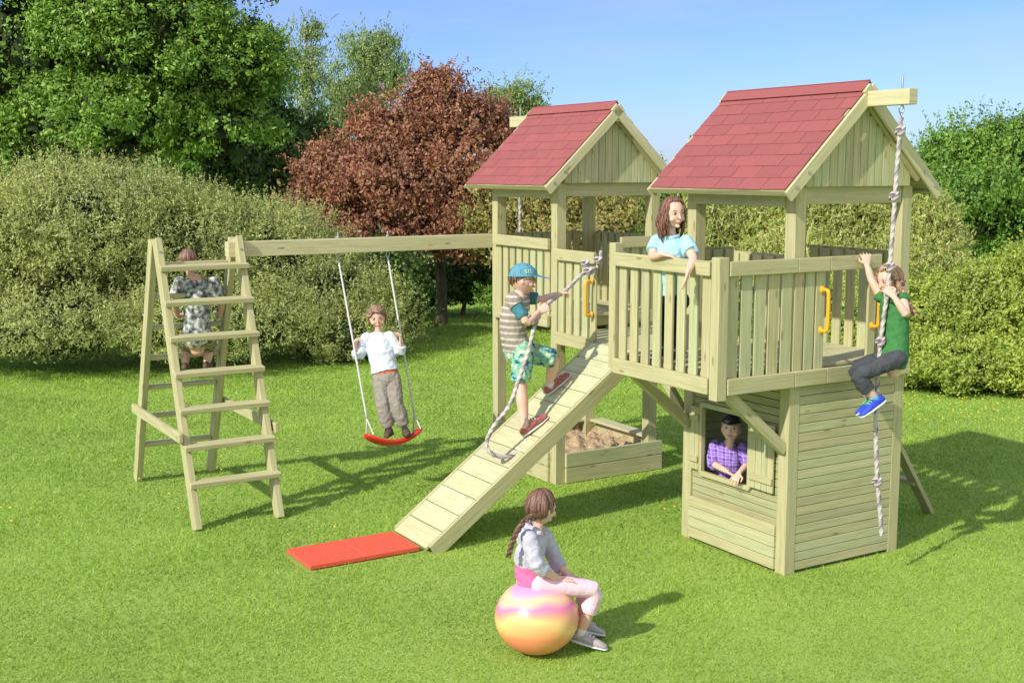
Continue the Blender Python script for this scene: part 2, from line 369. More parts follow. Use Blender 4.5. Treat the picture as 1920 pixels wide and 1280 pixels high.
tree('dark_shrub','deep green low bush behind the swing, right end of the willow shrub','shrub',V((-2.0,18.5,0)),
 [bl(740,570,18.5,60,80),bl(700,500,19,80,50)],14000,.034,['leaf_dark','core'],trunk=.04,core=.2)
tree('brown_shrub','brownish golden shrub seen between the two towers','shrub',V((.9,19,0)),
 [bl(1010,420,19,80,90),bl(1090,395,19.3,70,70),bl(1150,420,19,60,60),bl(1060,500,18.6,120,70),bl(920,430,19.5,50,80)],32000,.034,['leaf_brown','core'],trunk=.06,core=.08,shell=.05,sprig=.3,sl=.4,cl=2.2,tn=24)
tree('garden_tree','fresh green round bush behind the large tower railing','shrub',V((2.9,24,0)),
 [bl(1260,420,24,70,75),bl(1350,400,24,70,60),bl(1420,430,24,70,60)],22000,.046,['leaf_mid','core'],trunk=.08,core=.1,sprig=.25,sl=.5)
def pine(label,base,blobs,n,cand):
    root=thing('mountain_pine',label,'shrub',base,'bushy pines with upright shoots')
    crown('crown',root,blobs,n,.042,['leaf_pine','core'],sub=26,subr=.28,core=.1,coresize=3.5,asp=.26,droop=(0,0,.35),shell=.10,sprig=.30,sl=.32,tn=24,cl=1.9)
    mb=MB()
    for i in range(cand):
        c,r=random.choice(blobs); c=V(c); u=V((random.gauss(0,1),random.gauss(-.6,.7),abs(random.gauss(.4,.7)))).normalized()
        p=c+V((u.x*r[0],u.y*r[1],u.z*r[2]))*.98
        mb.limb([p,p+V((random.uniform(-.02,.02),0,random.uniform(.07,.18)))],[.015,.006],n=5,sub=1)
    tag(mb.build('shoots',M['leaf_pine'],root),None,None,kind='stuff')
    t=MB(); t.limb([base,base+V((0,0,.6))],[.08,.05]); t.build('trunk','bark',root,smooth=True)
pine('yellow-green bushy pine seen through the large tower posts',V((4.3,18.3,0)),[bl(1330,465,18.5,80,85),bl(1420,440,18.3,60,75),bl(1500,435,18,55,75),bl(1580,425,18,62,75),bl(1500,520,17.5,140,80)],54000,320)
pine('yellow-green bushy pine right of the large tower behind the rope',V((6.2,18,0)),[bl(1650,455,18,60,80),bl(1735,465,17.8,65,88),bl(1690,530,17.4,130,80)],42000,240)
tree('garden_tree','bright green leafy tree at the right edge behind the pines','tree',V((9.6,27,0)),
 [bl(1830,290,27,80,60),bl(1760,340,27,55,50),bl(1900,320,26.5,70,80),bl(1820,390,26,110,80),bl(1920,430,26,90,90),bl(1780,290,27,45,36),bl(1990,380,26.5,90,130)],64000,.046,['leaf_mid','core'],trunk=.2,core=.06,top=atY(1830,270,27),shell=.0,cl=2.3,sprig=.22,sl=.6,tn=30,sub=18)
tree('hedge_shrub','rounded yellow-green shrub at the right edge of the lawn','shrub',atZ(1800,715),
 [bl(1620,620,15.3,120,90),bl(1740,620,15,120,100),bl(1860,600,14.8,120,110),bl(1960,580,14.6,130,130),bl(1800,680,14.4,140,60),bl(1920,690,14.2,120,60),bl(1560,600,15.8,90,80),bl(1700,690,14.8,110,50)],
 160000,.025,['leaf_yellow','core'],trunk=.06,sub=45,subr=.22,core=.07,coresize=5,lo=-.6,asp=.45,shell=.12,sprig=.28,sl=.2,cl=2.1,tn=26)
tree('hedge_shrub','low green shrub seen behind and beneath the tower platforms','shrub',V((1.5,19.5,0)),
 [bl(1100,560,19.5,110,60),bl(1230,560,19.3,110,70),bl(1370,580,18,130,80),bl(1480,620,17,110,70),bl(980,560,20,80,50)],55000,.03,['leaf_mid','core'],trunk=.06,sub=40,subr=.25,core=.08,coresize=4,sprig=.2)
fl=MB()
for i in range(170):
    p=atZ(random.uniform(1480,1930),random.uniform(725,800)) if i<110 else atZ(random.uniform(0,1920),random.uniform(700,1000))
    fl.ell(p+V((0,0,.045)),V((.011,0,0)),V((0,.011,0)),V((0,0,.006)),6,3)
M['flower']=plain('dandelion_petals',(.8,.62,.03),.6,.05,bs=0)
tag(fl.build('wildflowers','flower'),'tiny yellow dandelion heads scattered over the lawn','flowers',kind='stuff')

# ================= PLAY TOWERS
def one(name,mat,parent,*beams,bevel=.004,label=None):
    mb=MB()
    for b in beams: mb.beam(*b)
    return mb.build(name,mat,parent,bevel=bevel,label=label)
def roof(root,a0,a1,bc=.52,hw=.69,zr=3.13,ze=2.485,ncol=6):
    for sgn in (-1,1):
        top=lambda a:W(a,bc,zr); bot=lambda a:W(a,bc+sgn*hw,ze)
        sl=(bot(0)-top(0)); SL=sl.length; sd=sl/SL; nrm=sd.cross(A)
        if nrm.z<0: nrm=-nrm
        mb=MB(); nb=9
        for i in range(nb):
            c=top(0)+sd*(SL*(i+.5)/nb)-nrm*.012
            mb.beam(c+A*(a0+.012),c+A*(a1-.012),SL/nb-.005,.018,nrm)
        rf=mb.build('roof','wood',root,bevel=.002)
        ms=MB(); nc=9; ex=SL/nc; span=a1-a0
        for i in range(nc):
            tw=span/ncol; o=(-.5*tw if i%2 else 0)+random.uniform(-.02,.02)
            x=a0+o
            while x<a1-.01:
                x0=max(x,a0-.006); x1=min(x+tw,a1+.006)
                if x1-x0>.03:
                    cc=(x0+x1)/2; p0=top(cc)+sd*max(0,ex*i-.03)+nrm*.003; p1=top(cc)+sd*(ex*(i+1)+random.uniform(.006,.011))+nrm*(.007+random.uniform(0,.002))
                    ms.beam(p0,p1,x1-x0-.0035,.0035,nrm)
                x+=tw
        ms.build('shingles','shingle',rf,bevel=0)
        for aa in (a0-.012,a1+.012):
            mb=MB(); mb.beam(top(aa)-nrm*.040+sd*(-.02),bot(aa)-nrm*.040+sd*.02,.022,.075,nrm); mb.build('rake_board','woodlight',rf,bevel=.003)
        mb=MB(); q=bot(0)-nrm*.022; mb.beam(q+A*(a0+.003),q+A*(a1-.003),.024,.045,nrm); mb.build('eave_board','wood',rf,bevel=.003)
    rc=MB(); rc.beam(W(a0,bc-.03,zr+.000),W(a1,bc-.03,zr+.000),.10,.005,(UP-B).normalized()); rc.beam(W(a0,bc+.03,zr-.001),W(a1,bc+.03,zr-.001),.10,.005,(UP+B).normalized()); rc.build('ridge_cap','shingle',root)
def gable(root,a,sgn,bc=.52,hw=.47,zb=2.50,zt=3.05):
    mb=MB(); n=14; w=2*hw/n
    for i in range(n):
        b=bc-hw+w*(i+.5); zz=zt-abs(b-bc)*.94-.01
        if zz>zb+.02: mb.beam(W(a,b,zb),W(a,b,zz),w-.003,.018,A)
    mb.build('gable_panel','wood',root,bevel=.003)
    for s in (-1,1):
        one('gable_trim','wood',root,(W(a-.026*sgn,bc+s*.012,zt+.01),W(a-.026*sgn,bc+s*(hw+.06),zb+.05),.03,.06,(UP+B*s).normalized()))
def post(root,a,b,z0,z1,s=.09,mat='wood'): return one('post',mat,root,(W(a,b,z0),W(a,b,z1),s,s,A))
def railing(root,p0,p1,zb,zt,n,off,mat='wood',sw=.078,name='railing',ext=0):
    d=(W(*p1)-W(*p0)); ln=d.length; d/=ln; mb=MB()
    for i in range(n):
        c=W(*p0)+d*(ln*(i+.5)/n); mb.beam(c+UP*(zb+.012),c+UP*(zt-.012),sw,.018,off)
    e=off*.027
    r=mb.build(name,mat,root,bevel=.003)
    t=MB(); t.beam(W(*p0)-d*ext+e+UP*(zt-.045),W(*p1)+d*ext+e+UP*(zt-.045),.032,.09,UP); t.build('top_rail',mat,r,bevel=.005)
    t=MB(); t.beam(W(*p0)-d*ext+e+UP*(zb+.05),W(*p1)+d*ext+e+UP*(zb+.05),.032,.10,UP); t.build('bottom_rail',mat,r,bevel=.005)
    return r
def handle(root,p,off):
    mb=MB(); mb.limb([p+UP*.13,p+UP*.13+off*.04,p+UP*.1+off*.055,p-UP*.1+off*.055,p-UP*.13+off*.04,p-UP*.13],[.0125]*6,n=8,sub=4)
    for z in (.13,-.13): mb.ell(p+UP*z,off*.012,UP*.026,off.cross(UP)*.02,10,6)
    mb.build('grab_handle','yellow',root,smooth=True)
def deck(root,a0,a1,b0,b1,z,name='platform_floor'):
    mb=MB(); n=int(round((a1-a0)/.115)); w=(a1-a0)/n
    for i in range(n): mb.beam(W(a0+w*(i+.5),b0,z-.013),W(a0+w*(i+.5),b1,z-.013),w-.007,.026,UP)
    mb.build(name,'woodlight',root,bevel=.003)
    for x in (a0+.05,(a0+a1)/2,a1-.05): one('floor_joist','wood',root,(W(x,b0+.05,z-.07),W(x,b1-.05,z-.07),.04,.08,UP))
nB=-B; nA=-A
T1=thing('play_tower','large wooden play tower with red shingle roof above a boarded playhouse','play tower',W(.5,.5,0),'wooden play towers')
for a,b in ((.045,.045),(.045,1.005),(1.005,.045),(1.005,1.005)): post(T1,a,b,0,2.5)
post(T1,.0,-.6,1.215,2.085,.075); post(T1,1.07,-.59,1.27,2.12,.07)
deck(T1,.03,1.08,-.57,1.05,1.365)
railing(T1,(.05,-.6),(1.03,-.6),1.245,2.06,8,nB)
railing(T1,(-.0,-.555),(-.0,-.002),1.245,2.06,5,nA,sw=.088)
railing(T1,(-.0,.0),(-.0,.275),1.245,2.06,3,nA,sw=.078)
one('top_rail','wood',T1,(W(-.0,.277,2.015)+nA*.027,W(0,.74,2.015)+nA*.027,.032,.09,UP))
one('bottom_rail','wood',T1,(W(-.0,.277,1.295)+nA*.027,W(0,1.05,1.295)+nA*.027,.032,.10,UP))
one('entrance_slat','wood',T1,(W(0,.70,1.3),W(0,.70,2.0),.07,.02,nA))
handle(T1,W(0,.24,1.72)+nA*.012,nA); handle(T1,W(0,.70,1.72)+nA*.012,nA)
railing(T1,(.1,1.06),(.95,1.06),1.26,2.06,7,B)
railing(T1,(1.06,.12),(1.06,.45),1.26,2.06,3,A)
def headers(T,a0,a1):
    for x in (a0+.03,a1-.03): one('header_beam','wood',T,(W(x,.09,2.45),W(x,.96,2.45),.035,.12,UP))
    for y_ in (0,1.05): one('header_beam','wood',T,(W(a0+.09,y_,2.42),W(a1-.09,y_,2.42),.035,.09,UP))
headers(T1,0,1.05)
gable(T1,-.02,1); gable(T1,1.07,-1)
roof(T1,-.08,1.26)
one('ridge_beam','woodlight',T1,(W(-.43,.52,3.045),W(1.3,.52,3.045),.075,.095,UP))
for a in (.045,1.0):
    one('brace','wood',T1,(W(a,.0,.83),W(a,-.53,1.27),.06,.07,UP))
one('brace','wood',T1,(W(1.06,.08,.8),W(1.5,.08,1.2),.05,.06,UP))
for x in (.045,1.0): one('floor_beam','wood',T1,(W(x,-.56,1.28),W(x,.0,1.28),.05,.08,UP))
def cladding(root,face,x0,x1,z0,z1,bh,holes=None,mat='wood',name='playhouse_wall',off=0):
    mb=MB(); n=int(round((z1-z0)/bh)); bh=(z1-z0)/n
    for i in range(n):
        z=z0+bh*(i+.5); spans=[(x0,x1)]
        if holes and holes[2]<z<holes[3]: spans=[(x0,holes[0]),(holes[1],x1)]
        for s in spans:
            if face=='b': mb.beam(W(s[0],off,z),W(s[1],off,z),.02,bh-.004,UP)
            else: mb.beam(W(off,s[0],z),W(off,s[1],z),.02,bh-.004,UP)
    return mb.build(name,mat,root,bevel=.003)
cladding(T1,'b',.09,.96,.3,1.24,.052,(.37,.85,.50,.985),'wooddark',off=.03)
cladding(T1,'b',.09,.96,.02,.32,.075,None,'wood',off=-.005,name='lower_wall_panel')
cladding(T1,'a',.09,.96,.02,1.235,.06,None,'wood',off=.012)
cladding(T1,'a',.09,.96,.02,1.235,.06,None,'wooddark',off=1.03)
cladding(T1,'b',.09,.5,.02,1.235,.06,None,'wooddark',off=1.03)
wf=one('window_frame','wood',T1,(W(.36,.012,.50),W(.86,.012,.50),.03,.035,UP),(W(.36,.012,.99),W(.86,.012,.99),.03,.035,UP),(W(.36,.012,.5),W(.36,.012,1.0),.035,.03,A),(W(.86,.012,.5),W(.86,.012,1.0),.035,.03,A))
for x0,x1 in ((.865,.955),(.12,.345)):
    n=2 if x0>.5 else 4; w=(x1-x0)/n
    sh=one('shutter','wood',T1,*[(W(x0+w*(i+.5),-.005,.52),W(x0+w*(i+.5),-.005,.97),w-.003,.016,B) for i in range(n)])
    for z in (.6,.89):
        m2=MB(); m2.beam(W(x0,-.021,z),W(x1,-.021,z),.014,.045,UP); m2.build('batten','wood',sh,bevel=.003)
T2=thing('play_tower','smaller wooden play tower with red shingle roof above the sandpit','play tower',W(3.2,.5,0),'wooden play towers')
for a,b in ((2.745,.045),(2.745,1.005),(3.70,.045),(3.70,1.005)): post(T2,a,b,0,2.5)
deck(T2,2.7,3.75,.0,1.05,1.42)
railing(T2,(2.78,-.0),(3.67,-.0),1.32,2.05,8,nB)
railing(T2,(3.75,.09),(3.75,.96),1.32,2.05,8,A)
railing(T2,(2.79,1.05),(3.66,1.05),1.32,2.05,8,B)
railing(T2,(2.70,.62),(2.70,.96),1.32,2.05,3,nA)
headers(T2,2.7,3.75)
gable(T2,2.68,1); gable(T2,3.77,-1)
roof(T2,2.61,3.9)
one('ridge_beam','woodlight',T2,(W(2.60,.52,3.045),W(4.25,.52,3.045),.075,.095,UP))
one('brace','wood',T2,(W(2.68,.06,.85),W(2.3,.06,1.2),.05,.06,UP)); one('brace','wood',T2,(W(2.70,.95,.8),W(2.3,.95,1.2),.05,.06,UP))
TB=thing('play_bridge','short wooden bridge deck with slatted side joining the two towers','bridge',W(1.9,.5,0))
deck(TB,1.08,2.69,.0,1.0,1.285,'bridge_floor')
railing(TB,(2.12,-.0),(2.68,-.0),1.20,1.975,5,nB)
railing(TB,(1.1,1.02),(2.68,1.02),1.20,1.975,12,B)
one('side_beam','wood',TB,(W(1.08,-.02,1.235),W(2.11,-.02,1.235),.03,.09,UP))
handle(TB,W(2.16,.0,1.62)+nB*.03,nB)
RP=thing('climbing_ramp','sloping plank ramp leading from the grass up to the bridge','ramp',W(0,0,0)+A*1.87-B*1.0)
r0=(-1.77,.03); r1=(-.045,1.27)
def rp(b,a,dz=0): 
    t=(b-r0[0])/(r1[0]-r0[0]); return W(a,b,r0[1]+t*(r1[1]-r0[1])+dz)
rn=(rp(r1[0],1.87)-rp(r0[0],1.87)).normalized(); rnn=rn.cross(A); rnn= rnn if rnn.z>0 else -rnn
mb=MB(); n=13
for i in range(n):
    b=r0[0]+(r1[0]-r0[0])*(i+.5)/n; c=rp(b,0)
    mb.beam(c+A*1.62,c+A*2.115,(rp(r1[0],1.87)-rp(r0[0],1.87)).length/n-.006,.024,rnn)
mb.build('ramp_planks','woodlight',RP,bevel=.004)
for a in (1.60,2.135):
    one('side_board','wood',RP,(rp(r0[0]+.02,a)-rnn*.045,rp(r1[0]-.01,a)-rnn*.045,.028,.115,rnn))
for i,(b0,lb) in enumerate(((-2.59,'red rubber safety mat farther from the ramp foot'),(-2.188,'red rubber safety mat touching the foot of the ramp'))):
    mb=MB(); mb.beam(W(1.895,b0+.001,.022),W(1.895,b0+.399,.022),.43,.03,UP); o=mb.build('safety_mat','mat',None,bevel=.004); tag(o,lb,'mat','red mats at the foot of the ramp')
SB=thing('sandbox','low boarded sandpit frame under the smaller tower','sandbox',W(3.2,.5,0))
one('side_board','wood',SB,(W(2.69,.09,.07),W(2.69,1.1,.07),.03,.13,UP),(W(2.69,.09,.2),W(2.69,1.1,.2),.03,.12,UP))
one('side_board','wood',SB,(W(2.79,-.01,.07),W(3.66,-.01,.07),.03,.13,UP),(W(2.79,-.01,.2),W(3.66,-.01,.2),.03,.12,UP))
one('side_board','wood',SB,(W(3.76,.09,.13),W(3.76,.97,.13),.03,.25,UP)); one('side_board','wood',SB,(W(2.79,1.09,.13),W(3.66,1.09,.13),.03,.25,UP))
one('seat_board','woodlight',SB,(W(3.745,.06,.275),W(3.745,1.0,.275),.14,.022,UP)); one('seat_board','woodlight',SB,(W(2.79,1.08,.275),W(3.66,1.08,.275),.14,.022,UP))
M['sand']=plain('sand',(.50,.36,.22),.95,.3,14,.8,.02)
n=40; mb=MB()
def sz(a,b): return .15+.04*math.sin(a*23+math.sin(b*17)*2)*math.sin(b*19)+.03*math.sin(a*51+b*33)+.015*R()+.06*math.exp(-((a-3.3)**2+(b-.5)**2)/.06)
for i in range(n+1):
    for j in range(n+1): mb.v.append(W(2.71+1.03*i/n,.01+1.07*j/n,sz(2.71+1.03*i/n,.01+1.07*j/n)))
for i in range(n):
    for j in range(n):
        q=i*(n+1)+j; mb.f.append((q,q+1,q+n+2,q+n+1)); mb.uv.append([(0,0)]*4); mb.m.append(0)
tag(mb.build('sand','sand',None,smooth=True),'lumpy tan sand heaped inside the sandpit','sand',kind='stuff')
SF=thing('climbing_ladder','wooden double-sided ladder with wide rungs carrying the long swing beam','climbing ladder',W(3.8,-2.65,0))
apx=3.80; ln_=2.97; lf=4.66
def leg(b,af,atop,z1=2.08): return one('leg','wood',SF,(W(af,b,0),W(atop,b,z1),.05,.105,A))
for b in (-2.95,-2.32): leg(b,ln_,apx-.05); leg(b,lf,apx+.06,2.06)
for i in range(7):
    z=.33+.257*i; a=ln_+(apx-.05-ln_)*z/2.08-.06; one('rung','wood',SF,(W(a,-2.98,z),W(a,-2.29,z),.10,.036,(UP*.97+A*(-.12)).normalized()))
for i in range(7):
    z=.33+.257*i; a=lf+(apx+.06-lf)*z/2.08+.02; one('rung','wood',SF,(W(a,-2.92,z),W(a,-2.35,z),.09,.034,UP))
for b in (-3.0,-2.265): one('spreader','wood',SF,(W(3.12,b,.66),W(4.5,b,.66),.028,.075,UP))
one('swing_beam','woodlight',SF,(W(apx-.02,-2.40,1.985),W(apx-.02,.0,1.985),.09,.12,UP))
LD=thing('wooden_ladder','narrow wooden ladder leaning behind the right wall of the playhouse','ladder',W(.75,1.6,0))
for a in (.52,.98): one('leg','wood',LD,(W(a,2.0,0),W(a,1.1,1.3),.035,.09,A))
for i in range(4):
    z=.26+.26*i; b=2.0-.9*z/1.3; one('rung','wood',LD,(W(.5,b,z),W(1.0,b,z),.08,.03,UP))
def bolts(root,pts,off):
    for p in pts:
        mb=MB(); u=off.cross(UP).normalized(); mb.loft([(p,u*.011,UP*.011),(p+off*.006,u*.010,UP*.010)],10,False); mb.build('bolt','metal',root,smooth=False)
bolts(SF,[W(3.66,-2.95,1.99),W(3.66,-2.32,1.99)],nA)
for T_,a_ in ((T1,-.105),(T2,2.585)):
    bolts(T_,[W(a_,.52-.62,2.50),W(a_,.52-.52,2.59),W(a_,.52+.62,2.50),W(a_,.52+.52,2.59)],nA)
# swing
sa,sb_=3.225,-1.228
seatc=W(sa,sb_,.43); h1=W(3.78,-1.454,1.93); h2=W(3.78,-1.003,1.93)
SW=thing('swing','red plastic board swing hung on two thin pale ropes','swing',seatc)
su=((h1+h2)/2-seatc).normalized(); sf=su.cross(B).normalized(); sf=sf if sf.y<0 else -sf
mb=MB(); secs=[]
for i in range(17):
    t=i/16*2-1; c=seatc+B*t*.222+su*(.07*t*t-.026); secs.append((c,sf*.085*(1-.25*abs(t)**6),su*.024+B*t*.003))
mb.loft(secs,14,True); mb.build('seat','red',SW,smooth=True)
e1=seatc-B*.212+su*.055; e2=seatc+B*.212+su*.055
for h_,e_ in ((h1,e1),(h2,e2)):
    tri=e_+(h_-e_)*.09
    mb=MB(); mb.limb([h_-UP*.06,tri],[.008,.008],n=8,sub=12,rnd=False); mb.limb([tri,e_+sf*.075],[.006,.006],sub=1); mb.limb([tri,e_-sf*.075],[.006,.006],sub=1)
    mb.build('rope','cord',SW,smooth=True)
    mb=MB(); mb.limb([h_+V((.012*math.cos(q),0,-.03+.03*math.sin(q))) for q in np.linspace(0,2*math.pi,13)[:-1]],[.005]*12,n=6,sub=1,closed=True)
    mb.limb([h_,h_+UP*.16],[.006,.006],sub=1); mb.ell(h_+UP*.125,V((.018,0,0)),V((0,.018,0)),UP*.01,8,4); mb.build('hanger','metal',SW,smooth=True)
def rope(mb,pts,r,step=.011,tw=42):
    pts=[V(p) for p in pts]; P=[]
    for i in range(len(pts)-1):
        p0=pts[max(i-1,0)];p1=pts[i];p2=pts[i+1];p3=pts[min(i+2,len(pts)-1)]; k=max(2,int((p2-p1).length/step))
        for q in range(k):
            t=q/k; P.append(.5*((2*p1)+(p2-p0)*t+(2*p0-5*p1+4*p2-p3)*t*t+(3*p1-p0-3*p2+p3)*t**3))
    P.append(pts[-1]); n=12; b=len(mb.v); u=None; s=0
    for i,p in enumerate(P):
        t=(P[min(i+1,len(P)-1)]-P[max(i-1,0)]).normalized()
        if u is None: u=t.cross(V((.3,.9,.2)))
        u=(u-t*u.dot(t)).normalized(); w=t.cross(u); 
        if i: s+=(p-P[i-1]).length
        for j in range(n):
            th=2*math.pi*j/n; rr=r*(1+.2*math.cos(3*th)); ph=th+s*tw; mb.v.append(p+u*rr*math.cos(ph)+w*rr*math.sin(ph))
    for i in range(len(P)-1):
        for j in range(n):
            j2=(j+1)%n; mb.f.append((b+i*n+j,b+i*n+j2,b+i*n+n+j2,b+i*n+n+j)); mb.uv.append([(j/n,0),((j+1)/n,0),((j+1)/n,1),(j/n,1)]); mb.m.append(0)
    for k in (0,len(P)-1): mb.f.append(tuple(b+k*n+j for j in range(n))); mb.uv.append([(.5,0)]*n); mb.m.append(0)
def knot(mb,c,ax,r):
    ax=ax.normalized(); u=ax.cross(V((.2,1,.1))).normalized(); w=ax.cross(u); pts=[]
    for i in range(22):
        t=2*math.pi*i/21; rr=r*(1.25+.75*math.cos(3*t)); pts.append(c+u*rr*math.cos(2*t)*.9+w*rr*math.sin(2*t)*.9+ax*r*1.35*math.sin(3*t))
    rope(mb,pts,r*.92,.008)
def ropething(label,pts,r,knots,hook=None):
    root=thing('climbing_rope',label,'rope',V(pts[-1]) if pts[-1][2]<pts[0][2] else V(pts[0]),'thick knotted climbing ropes')
    mb=MB(); rope(mb,pts,r); mb.build('rope','rope',root,smooth=True)
    for k in knots:
        m=MB(); knot(m,V(k),UP,r); m.build('knot','rope',root,smooth=True)
    if hook is not None:
        m=MB(); hk=V(hook); m.limb([hk+V((.014*math.cos(q),0,.025*math.sin(q)-.03)) for q in np.linspace(0,2*math.pi,13)[:-1]],[.005]*12,n=6,sub=1,closed=True)
        m.limb([hk,hk+UP*.17],[.006,.006],sub=1); m.limb([hk+V((0,.012*math.cos(q),.02*math.sin(q)-.07)) for q in np.linspace(0,2*math.pi,13)[:-1]],[.004]*12,n=6,sub=1,closed=True); m.build('hook','metal',root,smooth=True)
    return root
hk=W(-.355,.505,3.0); ry=hk.y
def RX(px,py): return atY(px,py,ry)
ropething('long thick rope hanging from the large roof beam beside the seated girl',[hk-UP*.08,RX(1683,300),RX(1676,400),RX(1669,490),RX(1662,560),RX(1652,635),RX(1645,720),RX(1642,800),RX(1645,900),RX(1650,960),RX(1653,1004)],.0135,[hk-UP*.16,RX(1677,368),RX(1668,500),RX(1651,640),RX(1645,902)],hk)
rx2=W(4.12,.52,0)
ropething('far knotted rope hanging from the back of the smaller roof beam',[V((rx2.x,rx2.y,z)) for z in (2.93,2.5,2.0,1.5,1.0,.5,.3)],.0145,[V((rx2.x,rx2.y,z)) for z in (2.5,1.4)],W(4.12,.52,3.0))
rpts=[atY(1128,470,9.42),atY(1118,505,9.38),atY(1095,512,9.3),atY(1060,545,9.1),atY(1025,572,8.86),atY(1003,610,8.72),atY(992,655,8.66),atY(975,705,8.60),atY(955,760,8.50),atY(925,800,8.46),atY(912,832,8.45),atY(925,852,8.44),atY(955,855,8.5),atY(980,840,8.58),atY(986,824,8.62)]
ropething('slack rope tied to the bridge rail and held by the boy on the ramp',rpts,.0145,[atY(1122,488,9.36),atY(1104,508,9.3),atY(1098,494,9.33)])

# ================= PEOPLE
def lerp(a,b,t): return a+(b-a)*t
def finger(mb,p,d,n,ln,r,curl):
    pts=[p];q=p
    for k in range(3):
        ang=curl*(.8 if k==0 else 1.1)*(k+1)/1.6
        dd=(d*math.cos(ang)+n*math.sin(ang)); q=q+dd*ln*(.42,.32,.26)[k]; pts.append(q)
    mb.limb(pts,[r,r*.95,r*.9,r*.75],n=7,sub=2)
def hand(mb,w,d,n,s,curl,tside=1):
    d=d.normalized(); n=(n-d*n.dot(d)).normalized(); x=d.cross(n)*tside
    mb.loft([(w-d*.01*s,x*.019*s,n*.014*s),(w+d*.015*s,x*.024*s,n*.012*s),(w+d*.045*s,x*.033*s,n*.011*s),(w+d*.062*s,x*.032*s,n*.010*s)],12)
    for i,(o,l) in enumerate(((.029,.052),(.010,.060),(-.010,.056),(-.029,.044))):
        finger(mb,w+d*.06*s+x*o*s,d+x*o*4,n,l*s,.0062*s,curl)
    p=w+d*.02*s+x*.022*s; mb.limb([p,p+(d*.5+x*.8).normalized()*.028*s,p+(d*.5+x*.8).normalized()*.028*s+(d*.8+n*.5*min(1,curl*1.3)).normalized()*.028*s],[.010*s,.008*s,.0065*s],n=7,sub=2)
def headframe(J):
    f=J['hf'].normalized(); u=J.get('hu',V((0,0,1))); u=(u-f*u.dot(f)).normalized(); r=f.cross(u); return r,f,u
def fn_head(x,y,z):
    if z<0:
        k=-z; x*=1-.34*k*k-.05*k; y=y*(1-.14*k) + (.10*k if y>0 else .0)
        if y<0: y*=1-.25*k
    if y>.2: y=.2+(y-.2)*.86
    return x,y,z
def fn_face(x,y,z):
    x,y,z=fn_head(x,y,z)
    if y>.3:  # eye sockets
        for s in (-1,1): y-=.10*math.exp(-((x-s*.42)**2/.035+(z-.08)**2/.016))
    return x,y,z
TP=[(-.24,.055,.045),(-.12,.09,.068),(0,.100,.078),(.35,.086,.068),(.7,.098,.074),(.9,.097,.060),(1.02,.07,.046),(1.1,.036,.036)]
def prof(t):
    for i in range(len(TP)-1):
        if t<=TP[i+1][0]:
            k=(t-TP[i][0])/(TP[i+1][0]-TP[i][0]); return lerp(TP[i][1],TP[i+1][1],k),lerp(TP[i][2],TP[i+1][2],k)
    return TP[-1][1:]
AR=[.034,.032,.027,.026,.018]; LR=[.056,.050,.040,.041,.025]
